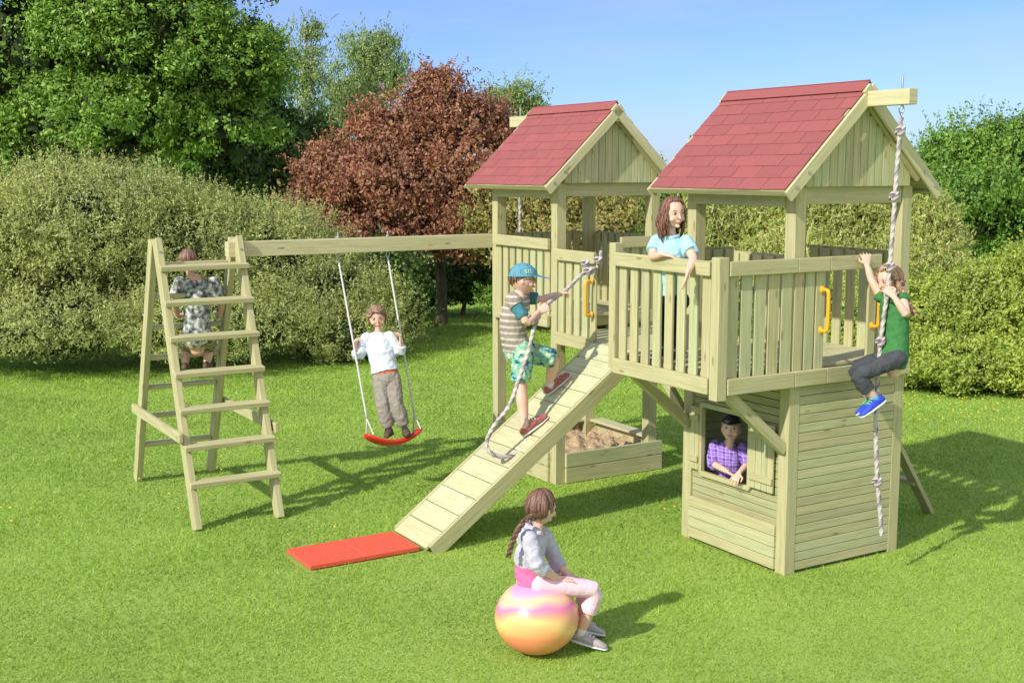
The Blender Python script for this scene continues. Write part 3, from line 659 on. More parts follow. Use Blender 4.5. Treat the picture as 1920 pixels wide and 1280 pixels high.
def person(label,base,J,h=.2,k=1.0,skin='skin',cloth=[],shoe=None,hair=None,hand1=None,hand2=None,wd=1.0,faces=True,sock=None):
    root=thing('person',label,'child',base)
    pc=(J['h1']+J['h2'])/2; sc=(J['s1']+J['s2'])/2; up=(sc-pc).normalized()
    s1=(J['h2']-J['h1']).normalized(); s2=(J['s2']-J['s1']).normalized(); mid=J.get('mid',(pc+sc)/2)
    def tsec(t,inf=0,fl=0):
        c=pc.lerp(sc,t)
        if 0<t<1: c=c+(mid-(pc+sc)/2)*4*t*(1-t)
        sd=(s1.lerp(s2,min(1,max(0,t)))); sd=(sd-up*sd.dot(up)).normalized(); dp=sd.cross(up)
        w,d=prof(t); return (c,sd*(w*k*wd+inf+fl),dp*(d*k*wd+inf+fl))
    def chain(key,f0,f1,rad,inf,flare=0):
        P=[J[key[0]],J[key[1]],J[key[2]]]
        pts=[];rs=[]; n=max(2,int((f1-f0)*5)+1)
        for i in range(n+1):
            f=lerp(f0,f1,i/n); p=P[0].lerp(P[1],f) if f<=1 else P[1].lerp(P[2],f-1)
            q=f*2; a=min(3,int(q)); r=lerp(rad[a],rad[a+1],q-a); pts.append(p); rs.append(r*k+inf+flare*i/n)
        return pts,rs
    mb=MB(); mb.loft([tsec(t) for t in (-.24,-.12,0,.2,.35,.5,.7,.8,.9,1.02,1.1)],20)
    r,f,u=headframe(J); hc=J['head']
    mb.limb([sc-up*.02*k,hc-u*h*.42-f*h*.08,hc-u*h*.1-f*h*.05],[.034*k,.029*k,.034*k],n=12)
    mb.ell(hc,r*h*.375,f*h*.46,u*h*.5,40,30,fn=fn_face)
    nz=hc+f*h*.40-u*h*.03; mb.limb([nz+u*h*.05,nz+f*h*.03-u*h*.03,nz+f*h*.055-u*h*.10],[h*.025,h*.03,h*.042],n=8,sub=2)
    mb.ell(hc+f*h*.36-u*h*.26,r*h*.09,f*h*.05,u*h*.04,10,6)
    mb.ell(hc+f*h*.31-u*h*.40,r*h*.08,f*h*.08,u*h*.06,10,6)
    for s in (-1,1):
        mb.ell(hc+r*s*h*.375-f*h*.02-u*h*.04,r*h*.03,f*h*.06,u*h*.10,10,6); mb.ell(hc+r*s*h*.19+f*h*.27-u*h*.16,r*h*.11,f*h*.09,u*h*.09,10,6)
    for i in '12':
        for key,rad in ((('s'+i,'e'+i,'w'+i),AR),(('h'+i,'k'+i,'a'+i),LR)):
            p,rs=chain(key,0,2,rad,0); mb.limb(p,rs,n=14,sub=1)
        a=J['a'+i]; t=J['t'+i]; mb.limb([a,a.lerp(t,.5),t.lerp(a,.15)],[.028*k,.026*k,.020*k],n=10)
        hd=(hand1 if i=='1' else hand2) or {}
        d=hd.get('d',J['w'+i]-J['e'+i]); nn=hd.get('n',V((0,-.4,-1))); hand(mb,J['w'+i],d,nn,k*hd.get('s',1),hd.get('c',.35),hd.get('t',1))
    mb.build('body',skin,root,remesh=.0038,sm=2)
    if faces:
        for s in (-1,1):
            m=MB(); ec=hc+r*s*h*.158+f*h*.352+u*h*.03; m.ell(ec,r*h*.062,f*h*.040,u*h*.034,14,10); m.ell(ec+f*h*.020,r*h*.036,f*h*.024,u*h*.034,12,8,mi=1)
            m.limb([ec-r*h*.066+f*h*.018+u*h*.012,ec+f*h*.044+u*h*.034,ec+r*h*.066+f*h*.018+u*h*.012],[h*.005,h*.010,h*.005],n=6,mi=1); m.build('eye',['eyew','eyed'],root,smooth=True)
            m=MB(); ec=hc+r*s*h*.165+f*h*.385+u*h*.02; m.limb([ec+u*h*.095-r*h*.075-f*h*.012,ec+u*h*.118+f*h*.008,ec+u*h*.10+r*h*.07-f*h*.012],[h*.006,h*.012,h*.006],n=6); m.build('eyebrow',hair['m'] if hair else 'eyed',root,smooth=True)
        m=MB(); mc=hc+f*h*.405-u*h*.265; m.limb([mc-r*h*.11-f*h*.045+u*h*.028,mc-r*h*.05+u*h*.004,mc+r*h*.05+u*h*.004,mc+r*h*.11-f*h*.045+u*h*.028],[h*.008,h*.022,h*.022,h*.008],n=8)
        m.limb([mc-r*h*.065+f*h*.006+u*h*.012,mc+f*h*.014+u*h*.006,mc+r*h*.065+f*h*.006+u*h*.012],[h*.005,h*.012,h*.005],n=6,mi=1); m.build('mouth',['lip','tooth'],root,smooth=True)
    for cl in cloth:
        m=MB(); inf=cl.get('inf',.010)
        if 'torso' in cl:
            t0,t1=cl['torso']; n=9; m.loft([tsec(lerp(t0,t1,i/n),inf,cl.get('fl',0)*(1-i/n)) for i in range(n+1)],22,rnd=False)
        if 'arm' in cl:
            for i in '12': p,rs=chain(('s'+i,'e'+i,'w'+i),0,cl['arm'],AR,inf,cl.get('flare',.004)); m.limb(p,rs,n=14,sub=1,rnd=False); m.ell(p[0],V((rs[0],0,0)),V((0,rs[0],0)),V((0,0,rs[0])),12,8)
        if 'leg' in cl:
            for i in '12': p,rs=chain(('h'+i,'k'+i,'a'+i),cl.get('leg0',0),cl['leg'],LR,inf,cl.get('flare',.004)); m.limb(p,rs,n=14,sub=1,rnd=False); m.ell(p[0],V((rs[0],0,0)),V((0,rs[0],0)),V((0,0,rs[0])),12,8)
            if not cl.get('leg0'): m.ell(pc,s1*.085*k,up*.07*k,s1.cross(up)*.07*k,14,8)
        if 'hood' in cl:
            dp=s2.cross(up); dp=dp if dp.dot(f)<0 else -dp
            m.ell(sc+dp*.07*k-up*.015,s2*.09*k,dp*.055*k,up*.07*k,14,8); m.limb([sc-s2*.07*k-dp*.03+up*.03,sc+dp*.06+up*.055-s2*.04,sc+dp*.06+up*.055+s2*.04,sc+s2*.07*k-dp*.03+up*.03],[.026*k]*4,n=8)
        if 'collar' in cl:
            m.limb([sc+up*.035*k+(s2*math.cos(q)*.052+s2.cross(up)*math.sin(q)*.050)*k for q in np.linspace(0,2*math.pi,13)[:-1]],[.011*k]*12,n=8,sub=1,closed=True)
        m.build(cl['name'],cl['m'],root,remesh=.0055,disp=cl.get('disp',.015),sm=2)
    if shoe:
        for i in '12':
            a=J['a'+i]; t=J['t'+i]; kn=J['k'+i]; n0=J.get('fn'+i,(kn-a).normalized()); he=a-n0*.052*k
            d=(t-he).normalized(); n0=(n0-d*n0.dot(d)).normalized(); x=d.cross(n0); Lf=(t-he).length; m=MB()
            m.loft([(he-d*.03*k+n0*.03*k,x*.024*k,n0*.028*k),(he+n0*.034*k,x*.031*k,n0*.036*k),(he+d*Lf*.35+n0*.034*k,x*.033*k,n0*.034*k),(he+d*Lf*.65+n0*.026*k,x*.036*k,n0*.024*k),(he+d*Lf*.95+n0*.02*k,x*.028*k,n0*.017*k)],14)
            sh=m.build('shoe',shoe[0],root,smooth=True)
            m=MB(); m.loft([(he-d*.038*k+n0*.004*k,x*.024*k,n0*.009*k),(he+n0*.004*k,x*.033*k,n0*.010*k),(he+d*Lf*.6+n0*.004*k,x*.038*k,n0*.010*k),(he+d*Lf*1.0+n0*.006*k,x*.028*k,n0*.009*k)],14); m.build('sole',shoe[1],sh,smooth=True)
            for q in (.28,.4,.52): 
                m=MB(); cc=he+d*Lf*q+n0*(.072-.05*(q-.28))*k; m.limb([cc-x*.022*k-n0*.004,cc,cc+x*.022*k-n0*.004],[.004*k]*3,n=6); m.build('shoelace',shoe[2] if len(shoe)>2 else shoe[1],sh,smooth=True)
            if sock:
                m=MB(); m.limb([a-n0*.02*k,a+(kn-a).normalized()*.045*k],[.031*k,.029*k],n=12,sub=1,rnd=False); m.build('sock',sock,root,smooth=True)
    if hair:
        m=MB(); rr,ff,uu=h*.375*1.06,h*.46*1.05,h*.5*1.05; nseg=28
        def te(ph):
            a=abs((ph+180)%360-180); fr=hair.get('fr',46)
            if a<45: return fr
            if a<95: return fr+(a-45)/50*(hair.get('side',92)-fr)
            return hair.get('side',92)+(a-95)/85*(hair.get('back',122)-hair.get('side',92))
        def sp(ph,th,k_=1.0):
            p=math.radians(ph);t=math.radians(th); x,y,z=math.sin(t)*math.sin(p),math.sin(t)*math.cos(p),math.cos(t); x,y,z=fn_head(x,y,z)
            return hc+r*x*rr*k_+f*y*ff*k_+u*z*uu*k_
        b=len(m.v); nt_=8
        for i in range(nseg):
            ph=360*i/nseg
            for j in range(nt_+1): m.v.append(sp(ph,te(ph)*j/nt_,1.0))
        for i in range(nseg):
            i2=(i+1)%nseg
            for j in range(nt_):
                m.f.append((b+i*(nt_+1)+j,b+i*(nt_+1)+j+1,b+i2*(nt_+1)+j+1,b+i2*(nt_+1)+j)); m.uv.append([(0,0)]*4); m.m.append(0)
        cnt=hair.get('n',110); hang=hair.get('hang',0); lf_=hair.get('lift',.07); cu=hair.get('curl',0)
        for i in range(cnt):
            w=h*hair.get('w',.055)
            if cu:
                ph=random.uniform(0,360); T=te(ph)*math.sqrt(R())*random.uniform(.95,1.22); c0=sp(ph,T,1.0); o=(c0-hc).normalized(); a1_=o.cross(V((.3,.8,.5))).normalized(); b1_=o.cross(a1_); rc=h*random.uniform(.06,.13); q0=R()*6
                m.limb([c0+o*h*(.0+.06*j/5)+(a1_*math.cos(q0+j*.9)+b1_*math.sin(q0+j*.9))*rc for j in range(6)],[w*.7,w,w,w,w*.8,w*.3],n=6,sub=2); continue
            ph=random.uniform(0,360); T=te(ph)*random.uniform(.85,1.08)
            lift=random.uniform(1.0,1+lf_); pts=[sp(ph+random.uniform(-8,8)*(1-j/5),8+(T-8)*j/5,lift*(1+.02*math.sin(j*1.7+i))) for j in range(6)]
            a=abs((ph+180)%360-180)
            if hang and a>60:
                e=pts[-1]; ln=hang*random.uniform(.6,1.15); out=(e-hc); out=out-u*out.dot(u); out.normalize(); sdv=out.cross(u); q0=R()*6
                for j in range(1,6): pts.append(e+V((0,0,-1))*ln*j/5+out*(.012*math.sin(j*.8))+sdv*.008*math.sin(j*1.6+q0)+V((random.uniform(-.005,.005),random.uniform(-.005,.005),0)))
            m.limb(pts,[w*.6]+[w]*(len(pts)-2)+[w*.25],n=6,sub=2)
        m.build('hair',hair['m'],root,smooth=True)
        for bp,br,kind in hair.get('tails',[]):
            m=MB()
            if kind=='braid':
                for st3 in range(3):
                    pts=[]; K=24
                    for i in range(K+1):
                        t=i/K*(len(bp)-1); q=min(int(t),len(bp)-2); c=V(bp[q]).lerp(V(bp[q+1]),t-q); a=i*.75+st3*2.094; pts.append(c+V((math.cos(a)*br*.5,math.sin(a*2)*br*.35,math.sin(a)*.2*br)))
                    m.limb(pts,[br*.7*(1-.35*i/K) for i in range(K+1)],n=7,sub=1)
            else:
                for q in range(22):
                    o=V((random.gauss(0,1),random.gauss(0,1),0)); o=o.normalized()*br*.75*math.sqrt(R()); nn=len(bp)-1
                    m.limb([V(p)+o*(.35+1.0*math.sin(math.pi*min(1,(i+.3)/nn))*.8)+V((random.uniform(-.004,.004),0,0)) for i,p in enumerate(bp)],[br*.24]*nn+[br*.08],n=6,sub=3)
            m.build('braid' if kind=='braid' else 'ponytail',hair['m'],root,smooth=True)
    return root,(hc,r,f,u)
def hairmat(name,c):
    m,nt,p,o=newmat(name); v=mapping(nt,'Object',(1,1,1)); geo=nt.nodes.new('ShaderNodeNewGeometry')
    col=ramp(nt,geo.outputs['Random Per Island'],[(0,tuple(x*.4 for x in c)),(.5,c),(1,tuple(min(1,x*2.0) for x in c))])
    L(nt,col,p.inputs['Base Color']); p.inputs['Roughness'].default_value=.5; bump(nt,p,noise(nt,v,160,3),.4,.003); return m
M['hair_brown']=hairmat('brown_hair',(.13,.065,.042)); M['hair_blond']=hairmat('dark_blond_hair',(.32,.19,.11)); M['hair_ginger']=hairmat('light_brown_hair',(.25,.15,.095)); M['hair_short']=hairmat('short_brown_hair',(.19,.10,.07)); M['hair_red']=hairmat('auburn_hair',(.16,.07,.045))
def camo(name,cols,sc=22):
    m,nt,p,o=newmat(name); n=noise(nt,mapping(nt,'Object',(1,1,1)),sc,2,.5); k=len(cols)
    L(nt,ramp(nt,n,[(.0 if i==0 else .40+.2*(i-1)/(max(1,k-2)),c) for i,c in enumerate(cols)],True),p.inputs['Base Color']); p.inputs['Roughness'].default_value=.9; return m
def stripes(name,c1,c2,freq,axis=2,w=.5,c3=None,freq2=0):
    m,nt,p,o=newmat(name); t=nt.nodes.new('ShaderNodeTexCoord'); s=nt.nodes.new('ShaderNodeSeparateXYZ'); L(nt,t.outputs['Object'],s.inputs[0])
    def band(ax,fr,ww): return math_(nt,'LESS_THAN',math_(nt,'FRACT',math_(nt,'MULTIPLY',s.outputs[ax],fr)),ww)
    if c3:
        c=mix(nt,math_(nt,'MULTIPLY',band(2,freq,.45),.45),c1,c2); c=mix(nt,math_(nt,'MULTIPLY',band(0,freq2,.45),.45),c,c2)
        c=mix(nt,math_(nt,'MULTIPLY',band(2,freq*2,.2),.5),c,c3); c=mix(nt,math_(nt,'MULTIPLY',band(0,freq2*2,.2),.5),c,c3)
    else: c=mix(nt,band(axis,freq,w),c1,c2)
    L(nt,c,p.inputs['Base Color']); p.inputs['Roughness'].default_value=.9; return m
M['camo_grey']=camo('grey_camouflage',[(.045,.05,.05),(.16,.17,.165),(.33,.345,.33),(.62,.62,.60)],26)
M['camo_short']=camo('brown_green_camouflage',[(.08,.07,.04),(.20,.18,.11),(.32,.29,.19),(.42,.40,.30)],26)
M['camo_teal']=camo('teal_green_camouflage',[(.02,.10,.13),(.14,.42,.44),(.32,.5,.24),(.62,.66,.48)],26)
M['taupe']=plain('taupe_trousers',(.30,.265,.22),.9,.2,30,.5); M['tee_grey']=plain('grey_tee',(.30,.30,.31),.9,.1)
M['denimw']=plain('pale_denim_shirt',(.62,.68,.75),.9,.12,30,.5); M['orange']=plain('orange_tee',(.75,.16,.04),.9,.1)
M['vest']=stripes('striped_taupe_vest',(.30,.25,.20),(.55,.50,.43),22,2,.35); M['tealtee']=plain('teal_tee',(.05,.20,.24),.9,.15)
M['blue']=plain('light_blue_polo',(.38,.65,.73),.9,.1); M['navy']=plain('dark_leggings',(.022,.025,.04),.9,.2)
M['plaid']=stripes('purple_plaid',(.15,.05,.38),(.36,.20,.66),22,2,.35,(.62,.52,.82),22)
M['greentop']=plain('green_top',(.045,.19,.05),.9,.15); M['grey']=plain('dark_grey_leggings',(.055,.06,.07),.9,.2)
M['bluesh']=plain('blue_shoe',(.03,.07,.6),.6,.2); M['green']=plain('bright_green',(.25,.7,.08),.6,.1); M['white']=plain('white_rubber',(.7,.7,.68),.6,.08); M['skyblue']=plain('blue_sock',(.10,.35,.6),.9,.1)
M['hoodie']=plain('lavender_grey_hoodie',(.50,.48,.55),.9,.12,30,.5); M['pink']=plain('hot_pink_shirt',(.85,.17,.38),.9,.12); M['palepink']=plain('pale_pink_leggings',(.82,.57,.64),.9,.03,10,.1)
M['sneak']=plain('grey_sneaker',(.42,.37,.37),.8,.2); M['redsh']=plain('red_grey_shoe',(.36,.11,.09),.7,.5,60); M['brownsh']=plain('brown_shoe',(.10,.06,.04),.6,.2); M['dark']=plain('dark_rubber',(.04,.035,.03),.8,.2)
M['cap']=plain('teal_blue_cap',(.09,.30,.41),.85,.1); M['black']=plain('black_cap',(.02,.02,.025),.6,.2); M['capmark']=plain('pale_green_print',(.65,.75,.3),.7,.05)
def P(px,py,Y): return atY(px,py,Y)
def capobj(root,fr,h,mat,vis=1.0,deg=78,lift=.03,kz=1.13):
    hc,r,f,u=fr; m=MB(); n=26; rows=8; T=math.radians(deg)
    for i in range(n):
        ph=2*math.pi*i/n
        for j in range(rows+1):
            t=T*j/rows
            m.v.append(hc+r*math.sin(t)*math.sin(ph)*h*.385*1.17+f*math.sin(t)*math.cos(ph)*h*.47*1.15+u*math.cos(t)*h*.5*kz+u*h*lift)
    for i in range(n):
        i2=(i+1)%n
        for j in range(rows): m.f.append((i*(rows+1)+j,i*(rows+1)+j+1,i2*(rows+1)+j+1,i2*(rows+1)+j)); m.uv.append([(0,0)]*4); m.m.append(0)
    zb=math.cos(T)*.5*kz+lift; sr=math.sin(T)
    m.ell(hc+u*h*(.5*kz+lift),r*h*.03,f*h*.03,u*h*.02,8,5)
    m.limb([hc+u*h*zb+r*math.sin(q)*h*.45*sr+f*math.cos(q)*h*.54*sr for q in np.linspace(0,2*math.pi,25)[:-1]],[h*.018]*24,n=6,sub=1,closed=True)
    c=m.build('cap',mat,root,smooth=True)
    m=MB(); m.loft([(hc+f*h*(.42*sr+.09*i*vis)+u*h*(zb-.022*i),r*h*.36*math.sqrt(max(.05,1-(i/5.2)**2)),u*h*.018) for i in range(6)],16); m.build('visor',mat,c,smooth=True)
    return c
# girl on ball
bc=atZ(1006,1221); bc=V((bc.x,bc.y,0))
def ballmat():
    m,nt,p,o=newmat('swirled_rubber_ball'); v=mapping(nt,'Object',(1,1,2.2)); n=noise(nt,v,2.6,1,.4); t=nt.nodes.new('ShaderNodeTexCoord'); s=nt.nodes.new('ShaderNodeSeparateXYZ'); L(nt,t.outputs['Object'],s.inputs[0])
    q=math_(nt,'ADD',math_(nt,'MULTIPLY',s.outputs[2],1.55),math_(nt,'MULTIPLY',n,.62))
    L(nt,ramp(nt,q,[(.30,(.88,.20,.14)),(.46,(.92,.33,.14)),(.58,(.95,.62,.22)),(.68,(.92,.36,.22)),(.76,(.86,.22,.42)),(.84,(.92,.60,.30)),(.93,(.85,.35,.55))]),p.inputs['Base Color']); p.inputs['Roughness'].default_value=.35; return m
M['ball']=ballmat(); Rb=.228
m=MB(); m.ell(bc+UP*.2,V((Rb,0,0)),V((0,Rb,0)),UP*.2,48,32,fn=lambda x,y,z:(x*(1+.004*math.cos(math.asin(max(-1,min(1,z)))*40)),y*(1+.004*math.cos(math.asin(max(-1,min(1,z)))*40)),z)); tag(m.build('bouncy_ball','ball',None,smooth=True),'big pink and orange swirled ball under the seated girl','ball')
y=bc.y
J=dict(h1=P(988,1088,y+.07),h2=P(1010,1094,y-.04),s1=P(1020,1003,y+.12),s2=P(992,1008,y-.08),mid=P(991,1050,y+.02),
 e1=P(1046,1058,y+.18),w1=P(1066,1078,y+.13),e2=P(1006,1060,y-.13),w2=P(1050,1086,y-.04),
 k1=P(1098,1098,y+.24),k2=P(1118,1104,y+.02),a1=P(1092,1178,y+.20),a2=P(1088,1188,y+.04),t1=P(1130,1200,y+.20),t2=P(1134,1222,y-.0),
 head=P(1015,951,y+.03),hf=V((.78,.60,-.02)),hu=V((.05,0,1)))
J['a1'].z=.09;J['a2'].z=.085;J['t1'].z=.012;J['t2'].z=.012
person('girl in grey hoodie and pink leggings sitting sideways on the big ball',V((bc.x+.15,bc.y,0)),J,.19,.90,'skin2',
 [dict(name='shirt',m='pink',torso=(-.12,.6),inf=.014,disp=.012),dict(name='hoodie',m='hoodie',torso=(.42,1.06),arm=1.35,inf=.016,hood=1,flare=.003),dict(name='leggings',m='palepink',leg=1.5,inf=.008,torso=(-.2,.1),flare=.004,disp=.006)],
 ('sneak','white'),dict(m='hair_brown',side=108,back=122,n=230,w=.032,lift=.03,tails=[([P(998,966,y-.08),P(982,976,y-.12),P(968,998,y-.12),P(959,1020,y-.12),P(954,1042,y-.12)],.017,'braid')]),
 hand1=dict(d=V((.8,.1,-.3)),n=V((0,0,-1)),c=.3),hand2=dict(d=V((.9,.3,-.1)),n=V((0,0,-1)),c=.35),sock='white')
# ramp boy
y=8.84
J=dict(h1=P(962,655,y+.09),h2=P(982,658,y-.07),s1=P(985,556,y+.14),s2=P(962,562,y-.12),mid=P(962,610,y),
 e1=P(1015,562,y+.12),w1=P(1044,552,9.02),e2=P(988,606,y-.18),w2=P(1010,585,y-.06),
 k1=P(1040,672,y+.10),k2=P(976,715,y-.10),a1=rp(-.50,1.97,.0)+rnn*.08,a2=rp(-.84,1.76,0)+rnn*.085,t1=rp(-.36,1.96,0)+rnn*.02,t2=rp(-.70,1.74,0)+rnn*.02,
 head=P(981,524,y),hf=V((.95,-.02,.02)),hu=V((-.05,0,1)),fn1=rnn,fn2=rnn)
rt,fr=person('boy in striped vest and blue cap climbing the ramp with the rope',W(1.87,-.8,.7),J,.205,1.08,'skin2',
 [dict(name='tee',m='tealtee',torso=(.3,1.04),arm=.75,inf=.010),dict(name='vest',m='vest',torso=(-.02,1.06),arm=.26,inf=.022,fl=.004,flare=0),dict(name='shorts',m='camo_teal',leg=1.0,inf=.020,torso=(-.2,.12),flare=.010)],
 ('redsh','white'),dict(m='hair_brown',fr=60,side=85,back=112,n=90,w=.035),hand1=dict(d=V((.9,.3,.15)),n=V((0,0,-1)),c=1.0),hand2=dict(d=V((.8,.2,.5)),n=V((.2,.9,-.3)),c=1.0),sock='white')
cp=capobj(rt,fr,.205,'cap')
hc,r_,f_,u_=fr; h=.205
tc=bpy.data.curves.new('print','FONT'); tc.body='515'; tc.size=.042; tc.extrude=.001; tc.align_x='CENTER'; tc.align_y='CENTER'
to=bpy.data.objects.new('cap_print',tc); C.objects.link(to); dg=bpy.context.evaluated_depsgraph_get(); me=bpy.data.meshes.new_from_object(to.evaluated_get(dg)); bpy.data.objects.remove(to)
to=bpy.data.objects.new('cap_print',me); C.objects.link(to); me.materials.append(M['capmark'])
nd=(r_*.85+f_*.4+u_*.35).normalized()
zz=nd; xx=UP.cross(zz).normalized(); yy=zz.cross(xx)
mt=Matrix((xx,yy,zz)).transposed().to_4x4(); 
pp=hc+r_*h*.37+f_*h*.2+u_*h*.30+nd*.004
for v in me.vertices:
    q=v.co.copy(); q.z-=(q.x*q.x)*7+q.y*q.y*5; v.co=q
me.transform(Matrix.Translation(pp-origin(cp))@mt); to.parent=cp
m=MB()
for s in (-1,1):
    ec=hc+r_*s*h*.165+f_*h*.45+u_*h*.03; m.limb([ec+r_*math.cos(q)*h*.11+u_*math.sin(q)*h*.08 for q in np.linspace(0,2*math.pi,13)[:-1]],[h*.011]*12,n=6,sub=1,closed=True); m.limb([ec+r_*s*h*.11,hc+r_*s*h*.4+u_*h*.03],[h*.010]*2,n=6,sub=1)
m.build('glasses','black',rt,smooth=True)
# balcony girl
gp=W(.60,-.50,1.37)
J=dict(h1=P(1243,562,7.93),h2=P(1276,564,7.77),s1=P(1232,452,7.90),s2=P(1286,454,7.68),
 e1=P(1222,482,7.80),w1=P(1243,477,7.66),e2=P(1301,486,7.50),w2=P(1290,510,7.38),
 k1=gp+A*.07+V((-.01,-.02,.33)),k2=gp-A*.07+V((-.01,-.02,.33)),a1=gp+A*.06+B*.03+UP*.08,a2=gp-A*.07+B*.03+UP*.08,t1=gp+A*.08-B*.06+UP*.012,t2=gp-A*.09-B*.06+UP*.012,
 head=P(1261,400,7.76),hf=V((.45,-.88,-.06)),hu=V((-.06,0,1)))
person('girl in light blue polo leaning on the tower railing',gp,J,.19,.98,'skin2',
 [dict(name='leggings',m='navy',leg=1.95,inf=.006,torso=(-.2,.22)),dict(name='polo_shirt',m='blue',torso=(.12,1.06),arm=.65,inf=.013,flare=.010,collar=1)],('black','white'),
 dict(m='hair_red',fr=36,side=90,back=125,hang=.15,n=260,w=.026),hand1=dict(d=V((.85,-.35,-.15)),n=V((0,0,-1)),c=.4),hand2=dict(d=V((-.25,-.15,-.95)),n=V((-.7,.2,0)),c=.25))
# swing boy
def S(px,py,o=0): 
    y_=9.73+(825-py)/257*.30+o; return atY(px,py,y_)
J=dict(h1=S(713,708),h2=S(736,708),s1=S(688,634),s2=S(730,632),e1=S(672,668),w1=S(667,652,-.05),e2=S(750,662),w2=S(751,642,-.05),
 k1=S(718,762,-.02),k2=S(744,758,-.02),a1=S(730,804,.03),a2=S(758,801,.03),t1=S(726,820,-.10),t2=S(764,818,-.10),head=S(707,595,-.02),hf=V((.12,-.90,-.16)),hu=V((-.1,-.15,1)))
person('small boy in pale denim shirt standing on the red swing',seatc,J,.178,.93,'skin2',
 [dict(name='tee',m='orange',torso=(.04,1.03),inf=.016),dict(name='trousers',m='taupe',leg=1.9,inf=.016,torso=(-.2,.14),flare=.008),dict(name='shirt',m='denimw',torso=(.14,1.06),arm=1.7,inf=.020,fl=.010,collar=1)],('brownsh','dark'),
 dict(m='hair_ginger',fr=38,side=90,back=118,n=300,w=.040,curl=1),hand1=dict(d=V((0,-.2,1)),n=V((.9,-.2,0)),c=1.0),hand2=dict(d=V((0,-.2,1)),n=V((-.9,-.2,0)),c=1.0,t=-1))
# ladder boy
y=9.72
J=dict(h1=P(352,632,y),h2=P(388,632,y),s1=P(338,530,y),s2=P(400,530,y),e1=P(326,566,y+.04),w1=P(334,594,y+.16),e2=P(416,562,y+.04),w2=P(414,590,y+.16),
 k1=P(348,648,y+.20),k2=P(392,650,y+.20),a1=P(347,684,y+.12),a2=P(388,682,y+.12),t1=P(347,694,y+.26),t2=P(394,690,y+.26),head=P(353,488,y+.03),hf=V((-.1,.95,-.25)),hu=V((-.05,.1,1)))
person('boy in grey camouflage shirt seen from behind on the ladder frame',V((J['a1'].x,y,0.9)),J,.172,1.0,'skin',
 [dict(name='shorts',m='camo_short',leg=.9,inf=.016,torso=(-.2,.15)),dict(name='shirt',m='camo_grey',torso=(-.1,1.05),arm=.75,inf=.018,flare=.01,disp=.008)],('brownsh','dark'),
 dict(m='hair_short',fr=50,side=86,back=108,n=280,w=.024,lift=.015),hand1=dict(d=V((.2,.8,.2)),n=V((0,0,-1)),c=1.0),hand2=dict(d=V((-.2,.8,.2)),n=V((0,0,-1)),c=1.0),faces=False)
# window boy
wp=W(.72,.15,0)
J=dict(h1=P(1348,918,8.40),h2=P(1388,920,8.26),s1=P(1341,836,8.36),s2=P(1394,838,8.17),e1=P(1336,868,8.28),w1=P(1364,884,8.09),e2=P(1402,870,8.07),w2=P(1386,886,7.98),
 k1=wp+A*.06+V((0,0,.21)),k2=wp-A*.06+V((0,0,.21)),a1=wp+A*.06+B*.03+UP*.08,a2=wp-A*.06+B*.03+UP*.08,t1=wp+A*.07-B*.05+UP*.015,t2=wp-A*.07-B*.05+UP*.015,head=P(1371,804,8.13),hf=V((-.30,-1,.20)),hu=V((.08,0.18,1)))
rt,fr=person('boy in purple plaid shirt and black cap looking out of the playhouse window',wp,J,.17,.90,'skin2',
 [dict(name='trousers',m='grey',leg=1.9,inf=.01,torso=(-.2,.1)),dict(name='plaid_shirt',m='plaid',torso=(-.1,1.05),arm=1.2,inf=.014,flare=.006,collar=1)],('brownsh','dark'),
 dict(m='hair_blond',fr=50,side=85,back=110,n=110,w=.035),hand1=dict(d=V((.6,-.5,-.3)),n=V((0,-.3,-1)),c=.5),hand2=dict(d=V((-.5,-.5,-.5)),n=V((-.5,-.3,-1)),c=.5))
capobj(rt,fr,.17,'black',.5,62,.03,1.14)
# rope girl
y=ry
J=dict(h1=P(1668,668,y+.10),h2=P(1682,672,y-.06),s1=P(1652,556,y+.17),s2=P(1692,560,y-.02),mid=P(1678,615,y+.05),
 e1=P(1634,524,y+.22),w1=P(1626,498,y+.24),e2=P(1700,592,y-.13),w2=P(1676,556,y-.10),
 k1=P(1602,690,y+.16),k2=P(1606,704,y-.06),a1=P(1634,752,y+.08),a2=P(1642,748,y-.05),t1=P(1610,778,y+.02),t2=P(1618,782,y-.11),head=P(1668,524,y+.12),hf=V((-.88,-.32,-.30)),hu=V((-.15,0,1)))
person('girl in green top clinging to the rope at the right of the tower',V((J['h1'].x,ry,.9)),J,.18,.93,'skin2',
 [dict(name='leggings',m='grey',leg=1.62,inf=.007,torso=(-.2,.1)),dict(name='top',m='greentop',torso=(-.2,1.02),arm=.10,inf=.012,fl=.010)],('bluesh','white','green'),
 dict(m='hair_blond',fr=40,side=104,back=128,n=230,w=.032,hang=.02,tails=[([P(1682,528,y+.06),P(1694,548,y+.0),P(1704,568,y-.03),P(1716,590,y-.03)],.020,'braid')]),
 hand1=dict(d=V((-.1,.2,1)),n=V((0,.9,0)),c=.9),hand2=dict(d=V((-.6,.3,.7)),n=V((-.4,.9,0)),c=.9,t=-1),sock='skyblue')

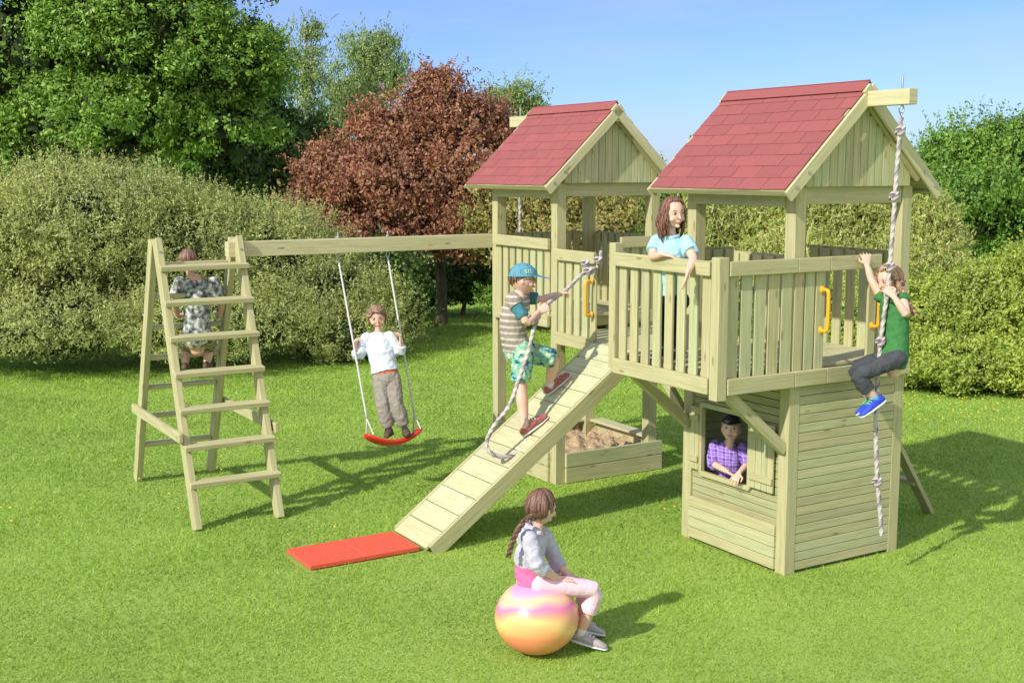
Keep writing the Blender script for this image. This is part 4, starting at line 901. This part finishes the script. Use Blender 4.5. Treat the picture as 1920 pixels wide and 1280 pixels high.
# ================= LIGHT, CAMERA
sdr=V((.70,.71,0)).normalized(); el=math.radians(36)
Ld=V((sdr.x*math.cos(el),sdr.y*math.cos(el),-math.sin(el)))
sl=bpy.data.lights.new('sun','SUN'); sl.energy=4.6; sl.angle=math.radians(.8); sl.color=(1,.955,.86)
so=bpy.data.objects.new('sun',sl); C.objects.link(so); so.rotation_euler=Ld.to_track_quat('-Z','Y').to_euler(); so.location=(-10,-10,15)
w=bpy.data.worlds.new('World'); bpy.context.scene.world=w; w.use_nodes=True; nt=w.node_tree; nt.nodes.clear()
sk=nt.nodes.new('ShaderNodeTexSky'); sk.sky_type='NISHITA'; sk.sun_disc=False; sk.sun_elevation=el; sk.sun_rotation=math.atan2(-sdr.x,-sdr.y); sk.air_density=1.0; sk.dust_density=.3; sk.ozone_density=2.0
bg=nt.nodes.new('ShaderNodeBackground'); bg.inputs[1].default_value=.15; wo_=nt.nodes.new('ShaderNodeOutputWorld')
tc=nt.nodes.new('ShaderNodeTexCoord'); mp=nt.nodes.new('ShaderNodeMapping'); mp.inputs['Scale'].default_value=(1,1.2,5); L(nt,tc.outputs['Generated'],mp.inputs[0])
nn=noise(nt,mp.outputs[0],2.2,6,.6); cl=ramp(nt,nn,[(.42,(0,0,0)),(.76,(.5,.5,.5))])
skc=mix(nt,1.0,sk.outputs[0],(.50,.66,1.10),'MULTIPLY')
sky=mix(nt,cl,skc,(4.4,4.6,6.2))
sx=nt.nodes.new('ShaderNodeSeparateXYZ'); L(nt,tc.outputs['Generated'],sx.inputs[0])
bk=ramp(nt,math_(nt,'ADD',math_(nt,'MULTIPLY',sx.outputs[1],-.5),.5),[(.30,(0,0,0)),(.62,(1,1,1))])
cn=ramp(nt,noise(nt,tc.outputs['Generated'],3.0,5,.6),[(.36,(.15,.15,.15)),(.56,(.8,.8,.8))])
sky=mix(nt,mix(nt,1.0,bk,cn,'MULTIPLY'),sky,(7.8,7.8,8.0))  # unseen bright clouds added behind the camera as fill to soften shadows
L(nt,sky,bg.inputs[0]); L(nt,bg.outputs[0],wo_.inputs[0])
cd=bpy.data.cameras.new('camera'); cd.sensor_width=36; cd.lens=36*F/1920; cd.clip_end=2000; cd.clip_start=.1
co=bpy.data.objects.new('camera',cd); C.objects.link(co); co.location=(0,0,H); co.rotation_euler=(math.pi/2-TH,0,0)
bpy.context.scene.camera=co
sc_=bpy.context.scene; sc_.view_settings.view_transform='Standard'; sc_.view_settings.look='None'; sc_.view_settings.exposure=0
